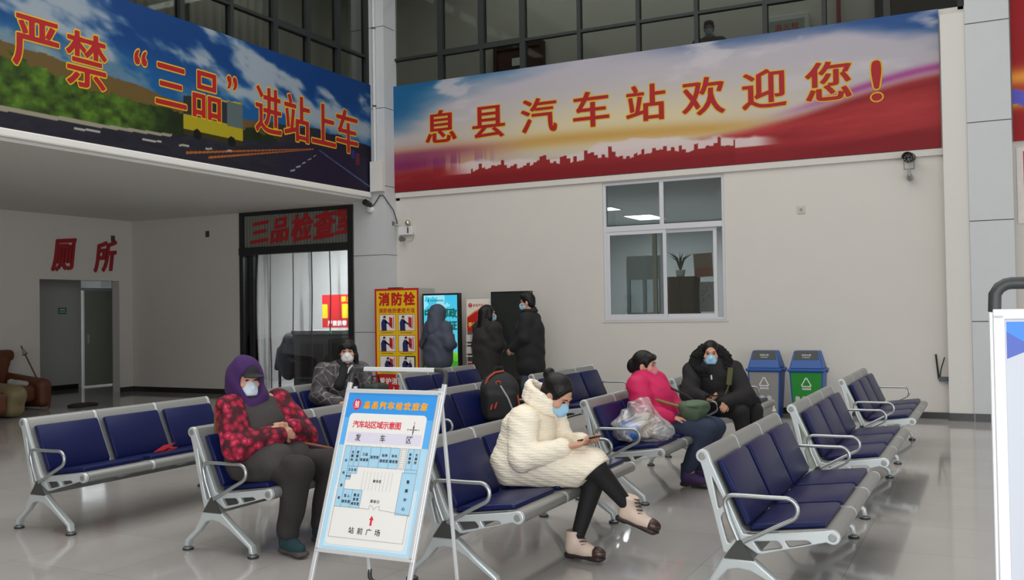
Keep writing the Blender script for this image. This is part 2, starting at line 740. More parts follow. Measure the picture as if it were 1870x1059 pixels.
struct('wall_front', MB().box(-19, -2.6, -3.7, -3.5, 0, 8.6).box(-2.6, 9, -3.7, -3.5, 4.2, 8.6), M_wall)
struct('wall_right', MB().box(9, 9.2, -3.7, YW, 4.2, 8.6).box(9, 9.2, 12.2, YW, 0, 4.2), M_wall)
struct('wall_far_left', MB().box(-19.2, -19, -3.7, 9.3, 0, 8.6), M_wall)
# left soffit under the gallery, its edge band and the recess below
struct('ceiling_left', MB().box(-16.1, XB - 0.02, 2.5, YW, ZS, ZS + 0.12), M_ceil)
struct('trim_2', MB().box(XB - 0.16, XB + 0.045, 2.5, 13.58, 3.505, 3.605), M_ceil, bevel=0.02)
XT = -15.75
oy0, oy1, oz = 11.80, 13.60, 2.245
tw = MB()
tw.box(XT - 0.2, XT, 2.5, oy0, 0, ZS)
tw.box(XT - 0.2, XT, oy1, YW + 0.2, 0, ZS)
tw.box(XT - 0.2, XT, oy0, oy1, oz, ZS)
struct('wall_left', tw, M_wall)
struct('baseboard_left', MB().box(XT, XT + 0.015, 2.5, oy0, 0, 0.1).box(XT, XT + 0.015, oy1, YW, 0, 0.1), M_base)
struct('wall_recess', MB().box(XT, -12.86, YW, YW + 0.2, 0, ZS), M_wall)
struct('baseboard_recess', MB().box(XT, -12.86, YW - 0.015, YW, 0, 0.1), M_base)
area_light('washroom_daylight', (-19.3, 15.4, 2.2), (-17, 14.6, 1.2), 1.2, 1.2, 14)
# passage behind the toilet doorway
struct('wall_passage', MB().box(-17.75, -17.6, 9.5, 14.15, 0, ZS).box(-17.75, -17.6, 15.15, 17, 0, ZS).box(-17.75, -17.6, 14.15, 15.15, 2.75, ZS)
       .box(-17.75, XT - 0.2, 17, 17.2, 0, ZS).box(-17.75, XT - 0.2, 9.3, 9.5, 0, ZS).box(XT - 0.2, XT, YW + 0.2, 17, 0, ZS), M_inner)
struct('ceiling_passage', MB().box(-19.6, XT - 0.2, 9.3, 17.2, 2.9, 3.0), M_ceil)
struct('floor_passage', MB().box(-19.6, XT, 14.4, 17.2, -0.12, 0.0).box(-19.6, -19, 9.3, 14.4, -.12, 0), M_floor)
struct('baseboard_passage', MB().box(-17.6, -17.585, 9.5, 14.1, 0, 0.1), M_base)
struct('wall_washroom', MB().box(-19.6, -19.5, 13, 17.2, 0, ZS), M_inner)
d2 = tag(MB().box(-17.72, -17.64, 14.15, 14.22, 0, 2.75).box(-17.72, -17.64, 15.08, 15.15, 0, 2.75)
         .box(-17.72, -17.64, 14.22, 15.08, 2.1, 2.16).box(-17.72, -17.64, 14.22, 15.08, 2.69, 2.75).build('door_2', M_pvc), kind='structure')
MB().box(-17.69, -17.67, 14.22, 15.08, 2.16, 2.69).build('transom_glass', G_door, d2)
dl = MB().box(-17.70, -17.66, 14.32, 15.06, 0.03, 2.1).build('door_leaf', mat('pale_green_door', rgb(168, 172, 158), 0.5, noise=0.08, nscale=2), d2)
MB().box(-17.66, -17.63, 14.40, 14.43, 0.95, 1.15).build('door_handle', M_pvc, dl)
M_green = mat('green_sign', rgb(40, 110, 80), 0.5)
M_white = mat('white_print', rgb(232, 232, 228), 0.5)
s = Sheet((-17.598, 13.62, 1.60), (0, 1, 0), (0, 0, 1))
s.rect(0, 0, 0.2, 0.13, M_green, 0)
s.rect(0.02, 0.03, 0.18, 0.05, M_white, 1)
s.rect(0.03, 0.075, 0.17, 0.105, M_white, 1)
tag(s.build('wall_sign', solid=0.004), 'small green sign on the dim wall inside the toilet passage', 'sign')

# toilet lettering: raised red characters
M_redletter = mat('red_acrylic', rgb(150, 26, 34), 0.35)


def raised(name, chars, origin, u, v, m, thick, label, bold=0.03, shear=0.18, aniso=1.0):
    """raised letters, each its own part"""
    root = thing(name, label, 'sign', origin)
    u, v = Vector(u), Vector(v)
    n = u.cross(v)
    for ch, x, y, w, h in chars:
        vs, fs = glyph(ch, bold, aniso)
        pts = []
        for a, b in vs:
            px, py = x + (a + shear * b) * w, y + b * h + a * w * 0.10
            pts.append(u * px + v * py + n * (thick + 0.002))
        o = MB().add(pts, fs).build('letter', m, root)
        md = o.modifiers.new('thickness', 'SOLIDIFY')
        md.thickness = thick
        md.offset = -1
        md2 = o.modifiers.new('weld', 'WELD')
        md2.merge_threshold = 0.0005
    return root


raised('toilet_sign', [('厕', 12.31, 2.72, 0.50, 0.66), ('所', 13.26, 2.72, 0.50, 0.64)], (XT, 0, 0), (0, 1, 0), (0, 0, 1), M_redletter, 0.03,
       'two raised red characters on the wall above the toilet doorway', 0.028, 0.16)

# ---- inspection room front: glazed door under a lettered transom
dx0, dx1 = -12.86, -10.2
d1 = MB()
d1.box(dx0, dx0 + 0.09, YW - 0.02, YW + 0.1, 0, ZS)
d1.box(dx1 - 0.12, dx1, YW - 0.02, YW + 0.1, 0, ZS)
d1.box(dx0 + 0.09, dx1 - 0.12, YW - 0.02, YW + 0.1, ZS - 0.07, ZS)
d1.box(dx0, dx1 - 0.12, YW - 0.035, YW + 0.11, 2.66, 2.80)
d1.box(dx0 + 0.22, dx0 + 0.33, YW + 0.0, YW + 0.08, 0, 2.66)
d1.box(dx0 + 0.33, dx1 - 0.12, YW + 0.0, YW + 0.08, 0, 0.08)
D1 = tag(d1.build('door_1', M_mull, bevel=0.004), kind='structure')
MB().box(dx0 + 0.09, dx0 + 0.22, YW + 0.03, YW + 0.045, 0, 2.66).build('side_glass', G_door, D1)
MB().box(dx0 + 0.33, dx1 - 0.12, YW + 0.03, YW + 0.045, 0.08, 2.66).build('door_glass', G_door, D1)
# ribbed transom board with red letters
tb = MB()
nrib = 34
for i in range(nrib):
    xa = dx0 + 0.09 + (dx1 - dx0 - 0.21) * i / nrib
    wv = (dx1 - dx0 - 0.21) / nrib
    tb.box(xa, xa + wv * 0.8, YW + 0.035, YW + 0.06, 2.80, ZS - 0.07)
tb.box(dx0 + 0.09, dx1 - 0.12, YW + 0.055, YW + 0.065, 2.80, ZS - 0.07)
tag(tb.build('transom_board', mat('ribbed_grey_board', rgb(128, 128, 118), 0.6, noise=0.12, nscale=9)), 'ribbed grey board filling the transom over the inspection room door', 'board')
raised('inspection_room_sign', [('三', -12.38, 3.08, 0.46, 0.50), ('品', -11.90, 3.10, 0.46, 0.50), ('检', -11.38, 3.11, 0.50, 0.54), ('查', -10.86, 3.14, 0.50, 0.56), ('室', -10.38, 3.20, 0.48, 0.54)],
       (0, YW + 0.03, 0), (1, 0, 0), (0, 0, 1), mat('red_film_letter', rgb(176, 28, 36), 0.4), 0.012, 'five red brush style characters on the transom over the glazed door', 0.028, 0.15)
# plastic strip curtain behind the door glass
G_strip = glass_mat('clear_pvc_strip', (0.86, 0.88, 0.90), 0.5, 0.25)
sc_ = thing('strip_curtain', 'clear plastic strip curtain hanging behind the glazed inspection room door', 'curtain', (0, YW + 0.16, 0))
sx = [-12.50, -12.27, -11.72, -11.28, -10.86, -10.43, -10.25]
for a, b in zip(sx[:-1], sx[1:]):
    mb = MB()
    n = 8
    vs, fs = [], []
    for i in range(n + 1):
        t = i / n
        x = a + (b - a) * t
        y = 0.02 * math.sin(t * math.pi) + 0.006 * math.sin(t * 9 + a * 7)
        for z in (0.06, 0.7, 1.4, 2.0, 2.7):
            vs.append((x, y + 0.012 * math.sin(z * 3 + a * 5 + t * 4), z))
    for i in range(n):
        for k in range(4):
            fs.append((i * 5 + k, (i + 1) * 5 + k, (i + 1) * 5 + k + 1, i * 5 + k + 1))
    mb.add(vs, fs)
    o = mb.build('strip', G_strip, sc_, smooth=True)
for a in sx[1:-1]:
    MB().tube([(a + 0.012 * math.sin(z * 3 + a), 0.012, z) for z in (0.05, 0.6, 1.2, 1.9, 2.7)], 0.011, 6).build('strip_edge', mat('smoky_strip_edge', rgb(82, 78, 68), 0.5), sc_)
MB().box(-12.52, -10.33, -0.01, 0.03, 2.69, 2.74).build('rail', M_mull, sc_)
# room behind it
struct('wall_inspection', MB().box(-15.5, -15.3, YW + 0.2, 17.5, 0, ZS).box(-15.5, -9.2, 17.5, 17.7, 0, ZS).box(-9.4, -9.2, YW + 0.25, 17.5, 0, ZS).box(-15.5, -12.86, YW + 0.2, YW + .25, 0, ZS), M_inner)
struct('floor_inspection', MB().box(-15.5, -9.2, 14.4, 17.7, -0.12, 0.0), M_floor)
struct('ceiling_inspection', MB().box(-15.75, -9.2, YW, 17.7, ZS, ZS + 0.12), M_ceil)

# ---- clad column at the inner corner
cl = MB()
cl.box(-9.95, -9.275, 13.6, YW + 0.1, 0, 8.6)
col_ = struct('trim_3', cl, M_panel)
jm = MB()
for z in (1.19, 2.52, 3.70, 5.05, 6.46, 7.8):
    jm.box(-9.952, -9.273, 13.597, 13.62, z - 0.004, z + 0.004).box(-9.30, -9.272, 13.597, YW, z - 0.004, z + 0.004)
jm.build('joints', M_joint, col_)
# cream pilaster and clad column at the right
struct('trim_4', MB().box(-0.557, -0.262, 13.75, YW, 0, 5.345), M_pilaster, bevel=0.004)
cr = struct('trim_5', MB().box(-0.262, 0.25, 13.72, YW + 0.1, 0, 8.6), M_panel)
jm = MB()
for z in (1.295, 2.596, 3.876, 5.167, 6.45, 7.7):
    jm.box(-0.263, 0.251, 13.717, 13.74, z - 0.005, z + 0.005)
jm.build('joints', M_joint, cr)
struct('baseboard_right', MB().box(-0.57, -0.255, 13.735, 13.75, 0, 0.10).box(-0.255, 0.255, 13.705, 13.72, 0, 0.105), M_base)

# ---- upper floor: curtain glazing on both sides and the corridors behind
ug = MB()
for x, w in ((-9.36, .07), (-8.345, .10), (-7.547, .06), (-6.782, .10), (-5.784, .06), (-4.80, .06), (-3.885, .06), (-2.87, .07), (-2.05, .06), (-1.22, 0.09), (-0.31, .07)):
    ug.box(x - w / 2, x + w / 2, YW + 0.0, YW + 0.10, 5.43, 8.6)
ug.box(-9.3, -0.3, YW + 0.005, YW + 0.095, 5.92, 5.965)
ug.box(-8.3, -6.8, YW - 0.004, YW + 0.10, 5.90, 5.99)
ug.box(-2.87, -0.3, YW - 0.004, YW + 0.10, 5.90, 5.975)
ug.box(-9.3, -0.3, YW + 0.005, YW + 0.095, 7.05, 7.10)
ug.box(-7.60, -7.49, YW - 0.006, YW + 0.104, 5.98, 7.05)
W2 = tag(ug.build('window_2', M_mull), kind='structure')
MB().box(-9.3, -0.3, YW + 0.05, YW + 0.06, 5.43, 8.6).build('pane', G_upper, W2)
ug = MB()
for y, w in ((8.35, .07), (9.34, .08), (10.27, .07), (11.2, .10), (11.977, .07), (12.754, .10), (13.56, .08)):
    ug.box(XB - 0.10, XB, y - w / 2, y + w / 2, 5.43, 8.6)
ug.box(XB - 0.095, XB - 0.005, 2.5, 13.6, 5.93, 5.975)
ug.box(XB - 0.10, XB + 0.004, 11.2, 12.75, 5.90, 6.00)
ug.box(XB - 0.10, XB + 0.004, 11.93, 12.03, 6.0, 7.05)
ug.box(XB - 0.095, XB - 0.005, 2.5, 13.6, 7.05, 7.10)
W3 = tag(ug.build('window_3', M_mull), kind='structure')
MB().box(XB - 0.06, XB - 0.05, 2.5, 13.6, 5.43, 8.6).build('pane', G_upper, W3)
# corridor behind the back glazing
M_cor = mat('corridor_wall', rgb(200, 198, 188), 0.8, noise=0.03, nscale=3)
struct('wall_corridor', MB().box(-12.2, 2, 16.5, 16.7, 4.2, 8.6), M_cor)
struct('wall_gallery', MB().box(-12.4, -12.2, 2.5, 16.7, 4.2, 8.6), M_cor)
struct('wall_gallery_end', MB().box(-12.2, XB - .1, 2.3, 2.5, 4.2, 8.6), M_cor)
struct('wall_corridor_end', MB().box(1.8, 2, YW + .25, 16.5, 4.2, 8.6), M_cor)
struct('floor_corridor', MB().box(-12.2, 2, YW + 0.22, 16.5, 4.18, 4.3).box(-12.2, XB - 0.1, 2.5, YW + 0.22, 4.18, 4.3), M_floor)
dr = tag(MB().box(-8.62, -8.54, 16.40, 16.5, 4.3, 6.66).box(-7.62, -7.54, 16.40, 16.5, 4.3, 6.66).box(-8.54, -7.62, 16.40, 16.5, 6.58, 6.66).build('door_3', mat('dark_brown_door_frame', rgb(70, 44, 36), 0.5)), kind='structure')
MB().box(-8.54, -7.62, 16.43, 16.5, 4.3, 6.58).build('door_leaf', mat('brown_door_leaf', rgb(84, 52, 42), 0.5), dr)
MB().box(-8.22, -7.93, 16.42, 16.43, 6.25, 6.40).build('door_plate', M_white, dr)
dr4 = tag(MB().box(-1.62, -1.55, 16.4, 16.5, 4.3, 7.6).box(-0.2, -0.1, 16.4, 16.5, 4.3, 7.6).box(-1.55, -0.2, 16.4, 16.5, 7.5, 7.6).build('door_4', M_mull), kind='structure')
MB().box(-1.55, -0.2, 16.44, 16.5, 4.3, 7.5).build('door_leaf', mat('dark_wood_leaf', rgb(64, 52, 44), 0.5), dr4)
hb = thing('fire_hose_cabinet', 'white framed fire hose cabinet with red characters on the upstairs corridor wall', 'cabinet', (-3.0, 16.47, 5.3))
MB().box(-0.36, 0.36, -0.16, 0, 0, 1.12).build('body', M_whiteplastic, hb, bevel=0.01)
MB().box(-0.29, 0.29, -0.168, -0.158, 0.06, 1.03).build('door', mat('pale_green_glass', rgb(150, 165, 155), 0.2), hb)
s = Sheet((-0.0, -0.1685, 0.91), (1, 0, 0), (0, 0, 1))
s.text('消火栓', 0.0, 0.0, 0.13, mat('red_ink', rgb(186, 30, 36), 0.5), 1.05, bold=0.02)
s.build('lettering', hb)
MB().tube([(-1.98 - 0.2, 16.42, z) for z in (4.3, 8.6)], 0.035, 8).build('red_pipe', mat('red_pipe_paint', rgb(150, 30, 30), 0.4))
tag(bpy.data.objects['red_pipe'], 'red riser pipe on the upstairs corridor wall beside the fire cabinet', 'pipe')
# curtains behind the left gallery glass
cw = MB()
for y0 in (2.9, 5.2, 7.4, 9.6, 11.75):
    n = 40
    vs, fs = [], []
    for i in range(n + 1):
        y = y0 + 1.75 * i / n
        x = -11.9 + 0.05 * math.sin(i * 1.3)
        vs += [(x, y, 4.35), (x, y, 8.3)]
    for i in range(n):
        fs.append((2 * i, 2 * i + 2, 2 * i + 3, 2 * i + 1))
    o = MB().add(vs, fs).build('curtain', mat('grey_curtain', rgb(170, 166, 156), 0.9), smooth=True)
    md = o.modifiers.new('thickness', 'SOLIDIFY')
    md.thickness = 0.01
    tag(o, 'pale grey curtain hanging behind the upstairs gallery glass at left', 'curtain', 'curtains behind the upstairs gallery glass')

# ---- window in the back wall
wf = MB()
f = 0.045
wf.box(wx0, wx0 + f, YW + 0.02, YW + 0.10, wz0, wz1).box(wx1 - f, wx1, YW + 0.02, YW + 0.10, wz0, wz1)
wf.box(wx0 + f, wx1 - f, YW + 0.02, YW + 0.10, wz0, wz0 + f).box(wx0 + f, wx1 - f, YW + 0.02, YW + 0.10, wz1 - f, wz1)
wf.box(wx0 + f, wx1 - f, YW + 0.018, YW + 0.10, 2.725, 2.81)
wf.box(-4.515, -4.45, YW + 0.02, YW + 0.09, 2.81, wz1 - f)
W1 = tag(wf.build('window_1', M_pvc, bevel=0.004), kind='structure')
MB().box(wx0 + f, -4.515, YW + 0.05, YW + 0.056, 2.81, wz1 - f).build('pane', G_window, W1)
MB().box(-4.45, wx1 - f, YW + 0.05, YW + 0.056, 2.81, wz1 - f).build('pane', G_window, W1)


def sash(x0, x1, y):
    mb = MB()
    g = 0.055
    z0, z1 = wz0 + f, 2.725
    mb.box(x0, x0 + g, y, y + 0.03, z0, z1).box(x1 - g, x1, y, y + 0.03, z0, z1).box(x0 + g, x1 - g, y, y + 0.03, z0, z0 + g).box(x0 + g, x1 - g, y, y + 0.03, z1 - g, z1)
    o = mb.build('sash', M_pvc, W1, bevel=0.003)
    MB().box(x0 + g, x1 - g, y + 0.012, y + 0.018, z0 + g, z1 - g).build('pane', G_window, o)


sash(wx0 + f, -4.42, YW + 0.025)
sash(-4.53, -3.655, YW + 0.06)
MB().box(-5.46, -3.49, YW - 0.012, YW + 0.02, wz0 - 0.02, wz0).build('window_sill', M_wall, W1)
# office behind the window
OC = 3.52
struct('wall_office', MB().box(-11.2, -0.6, 21.5, 21.7, 0, OC).box(-9.2, -9.15, YW + 0.22, 21.5, 0, OC).box(-0.8, -0.6, YW + 0.22, 21.5, 0, OC), mat('office_wall', rgb(140, 145, 145), 0.8))
struct('ceiling_office', MB().box(-11.2, -0.6, YW + 0.1, 21.7, OC, OC + 0.1), mat('office_ceiling', rgb(214, 220, 222), 0.8))
struct('floor_office', MB().box(-11.2, -0.6, 14.4, 21.7, -0.12, 0.0), M_floor)
M_led = mat('lit_ceiling_panel', rgb(255, 255, 255), 0.5, emit=(0.92, 0.97, 1.0), estr=7.0)
for (x0, x1, y0, y1, l) in ((-7.05, -6.45, 19.3, 20.4, 'lit white ceiling panel seen through the window, the larger and nearer to its centre'),
                            (-7.3, -6.62, 17.45, 18.0, 'lit white ceiling panel cut off by the left edge of the window')):
    t = thing('ceiling_light', l, 'ceiling light', ((x0 + x1) / 2, (y0 + y1) / 2, OC))
    w, h = (x1 - x0) / 2, (y1 - y0) / 2
    MB().box(-w, w, -h, h, -0.014, -0.004).build('diffuser', M_led, t)
    MB().box(-w - .02, w + .02, -h - .02, -h, -0.018, 0).box(-w - .02, w + .02, h, h + .02, -0.018, 0).box(-w - .02, -w, -h, h, -0.018, 0).box(w, w + .02, -h, h, -0.018, 0).build('frame', M_whiteplastic, t)
area_light('corridor_lamp', (-4.5, 15.3, 8.4), (-4.5, 15.3, 4.3), 9.0, 0.3, 110)
area_light('gallery_fill_light', (-10.9, 9.0, 8.4), (-10.9, 9.0, 4.3), 0.3, 9.0, 110)  # added fill that brightens the dark gallery, no fixture there
area_light('office_panel_glow', (-6.6, 18.8, 3.45), (-6.6, 18.8, 0), 1.2, 1.2, 170)
# furniture glimpsed through the window
c = thing('filing_cabinet', 'brown wooden cabinet behind the right sash of the wall window', 'cabinet', (-4.95, 16.6, 0))
MB().box(-0.25, 0.25, -0.2, 0.2, 0.06, 2.08).build('body', mat('brown_cabinet_wood', rgb(88, 74, 62), 0.5, noise=0.15, nscale=6), c)
for sx_ in (-1, 1):
    dd = MB().box(min(0.005 * sx_, 0.24 * sx_), max(0.005 * sx_, 0.24 * sx_), -0.215, -0.2, 0.1, 2.05).build('door', mat('brown_cabinet_door', rgb(98, 82, 68), 0.5), c)
    MB().box(sx_ * 0.03 - 0.008, sx_ * 0.03 + 0.008, -0.235, -0.215, 1.0, 1.15).build('handle', M_mull, dd)
MB().box(-0.27, 0.27, -0.21, 0.21, 0, 0.06).build('plinth', M_mull, c)
c = thing('office_partition', 'pale office partition with glazed upper half behind the left sash', 'partition', (-5.78, 16.9, 0))
MB().box(-0.34, 0.34, -0.03, 0.03, 0.0, 1.45).box(-.34, -.28, -.03, .03, 1.45, 2.5).box(.28, .34, -.03, .03, 1.45, 2.5).box(-.28, .28, -.03, .03, 2.06, 2.5).box(-.03, .03, -.03, .03, 1.45, 2.06).build('panel', mat('pale_partition', rgb(176, 184, 182), 0.6), c)
MB().box(-.28, -.03, -.005, .005, 1.45, 2.06).build('pane', G_window, c)
MB().box(.03, .28, -.005, .005, 1.45, 2.06).build('pane', G_window, c)
tag(MB().box(-5.47, -5.40, 16.45, 16.52, 0, 2.9).build('partition_post', mat('beige_post', rgb(190, 184, 168), 0.6)), 'tall beige post standing behind the left sash of the wall window', 'post')
c = Sheet((-4.74, 16.6, 2.06), (1, 0, 0.04), (-0.05, 0, 1))
c.rect(0, 0, 0.33, 0.42, mat('notice_board_print', rgb(172, 150, 132), 0.6, noise=0.25, nscale=7), 0)
c.rect(0.02, 0.02, 0.31, 0.16, mat('notice_rust', rgb(178, 116, 92), 0.6, noise=0.2, nscale=9), 1)
tag(c.build('notice_board', solid=0.02), 'tan notice board tilted behind the right sash of the wall window', 'board')
c = Sheet((-4.67, 16.62, 1.45), (1, 0, 0), (0, 0, 1))
c.rect(0, 0, 0.30, 0.53, mat('white_scroll_paper', rgb(190, 188, 184), 0.6), 0)
for i in range(26):
    x, y = random.uniform(0.05, 0.25), random.uniform(0.16, 0.5)
    c.line([(x, y), (x + random.uniform(-.015, .015), y - random.uniform(.015, .035))], 0.008, mat('faded_red_ink', rgb(170, 96, 92), 0.6), 1)
tag(c.build('scroll', solid=0.004), 'white paper with faded red writing hung behind the right sash', 'paper')
c = thing('potted_plant', 'spiky green plant standing on the brown cabinet behind the window', 'plant', (-5.0, 16.6, 2.08))
MB().lathe([(0.05, 0), (0.075, 0.02), (0.09, 0.12), (0.08, 0.12)], seg=14).build('pot', M_whiteplastic, c)
lf = MB()
for i in range(13):
    a = i * 2.4
    l = 0.22 + 0.14 * random.random()
    tx, ty = math.cos(a) * l * 0.7, math.sin(a) * l * 0.5
    lf.tube([(0, 0, 0.11), (tx * .35, ty * .35, 0.11 + l * .7), (tx, ty, 0.11 + l * 1.0)], [0.012, 0.012, 0.002], 5)
lf.build('leaves', mat('dull_green_leaf', rgb(70, 88, 58), 0.6), c)


# ------------------------------------------------------------------ printed fascia banners
def mixc(a, b, t):
    t = np.clip(t, 0, 1).reshape(-1, 1)
    return a * (1 - t) + np.array(b, float) * t


def sstep(a, b, x):
    t = np.clip((x - a) / (b - a), 0, 1)
    return t * t * (3 - 2 * t)


def print_welcome(u, v):
    X = u * 8.85
    one = np.ones_like(u)
    c = np.outer(one, (203, 196, 208)).astype(float)
    n1 = fbm(X * 0.7 + 3, v * 5 + 1, 1)
    n2 = fbm(X * 1.6, v * 9, 2)
    # blue at the upper left and along the top
    c = mixc(c, (22, 110, 172), sstep(0.06, -0.28, (u - 0.10) * 1.25 - (v - 0.62) * 0.75 + (n1 - 0.5) * 0.30) * sstep(0.38, 0.62, v))
    c = mixc(c, (64, 100, 160), sstep(0.86, 1.03, v + (n1 - 0.5) * 0.16) * sstep(0.40, 0.75, u) * 0.9)
    c = mixc(c, (44, 92, 166), sstep(0.80, 0.98, v + (u - 0.92) * 1.2 + (n1 - 0.5) * 0.25) * sstep(0.70, 0.9, u))
    # cream glow in the middle
    g = np.exp(-((u - 0.47) / 0.34) ** 2 - ((v - 0.40) / 0.26) ** 2)
    c = mixc(c, (244, 226, 178), g * 1.1)
    # clouds
    c = mixc(c, (224, 216, 222), sstep(0.56, 0.72, n2 * 0.6 + n1 * 0.4) * sstep(0.40, 0.7, v) * 0.8)
    # golden band
    bandv = 0.30 + 0.05 * np.sin(u * 5) + 0.05 * (u - 0.5)
    c = mixc(c, (230, 176, 84), np.exp(-((v - bandv) / 0.06) ** 2) * sstep(0.12, 0.34, u) * sstep(0.90, 0.62, u) * 0.95)
    c = mixc(c, (214, 104, 62), np.exp(-((v - 0.33) / 0.08) ** 2) * sstep(0.30, 0.12, u) * 0.7)
    # purple and pink at the left
    c = mixc(c, (160, 66, 112), sstep(0.40, 0.33, v) * sstep(0.34, 0.05, u) * 0.85)
    c = mixc(c, (150, 30, 96), np.exp(-((v - 0.24) / 0.06) ** 2) * sstep(0.26, 0.05, u) * 0.8)
    # red land
    hill = 0.19 + 0.34 * sstep(0.54, 1.04, u) + 0.02 * np.sin(u * 14)
    c = mixc(c, (186, 58, 150), np.exp(-((v - hill - 0.04) / 0.032) ** 2) * sstep(0.70, 0.90, u) * 0.85)
    red = np.array((188, 44, 48)) + np.outer((fbm(X * .8 + v * 3, v * 14 - X, 5) - 0.5), (70, 36, 34))
    t = sstep(0.03, -0.05, v - hill).reshape(-1, 1)
    c = c * (1 - t) + red * t
    # light pillars
    pil = (fbm(X * 9, X * 0, 8) > 0.52) * np.exp(-((u - 0.19) / 0.07) ** 2) * sstep(0.12, 0.2, v) * sstep(0.36, 0.22, v)
    c = mixc(c, (252, 220, 140), pil * 0.55)
    # white clouds behind the skyline
    cl = 0.14 + 0.10 * fbm(X * 1.7, X * 0 + 2, 11) + 0.09 * np.exp(-((u - 0.50) / 0.12) ** 2) + 0.03 * np.exp(-((u - 0.66) / 0.05) ** 2)
    base = 0.115 + 0.02 * u
    cm = sstep(0.02, -0.015, v - cl + (n2 - .5) * .12) * (v > base) * sstep(0.12, 0.20, u) * sstep(0.77, 0.72, u)
    c = mixc(c, (246, 226, 222), cm * 0.95)
    # skyline
    bi = np.floor(u * 150).astype(int)
    rs = np.random.RandomState(4)
    hh = rs.rand(200) ** 2 * 0.075 + 0.012
    hh[rs.rand(200) < 0.07] += 0.06
    sky = (v < base + hh[bi % 200] + 0.015 * np.sin(u * 60)) * (u > 0.19) * (u < 0.69)
    c = mixc(c, (176, 40, 40), sky * 1.0)
    c = mixc(c, (150, 22, 34), sstep(base + 0.02, base - 0.06, v) * 0.75)
    g = c.mean(1, keepdims=True)
    return (g + (c - g) * 0.88) * 0.84


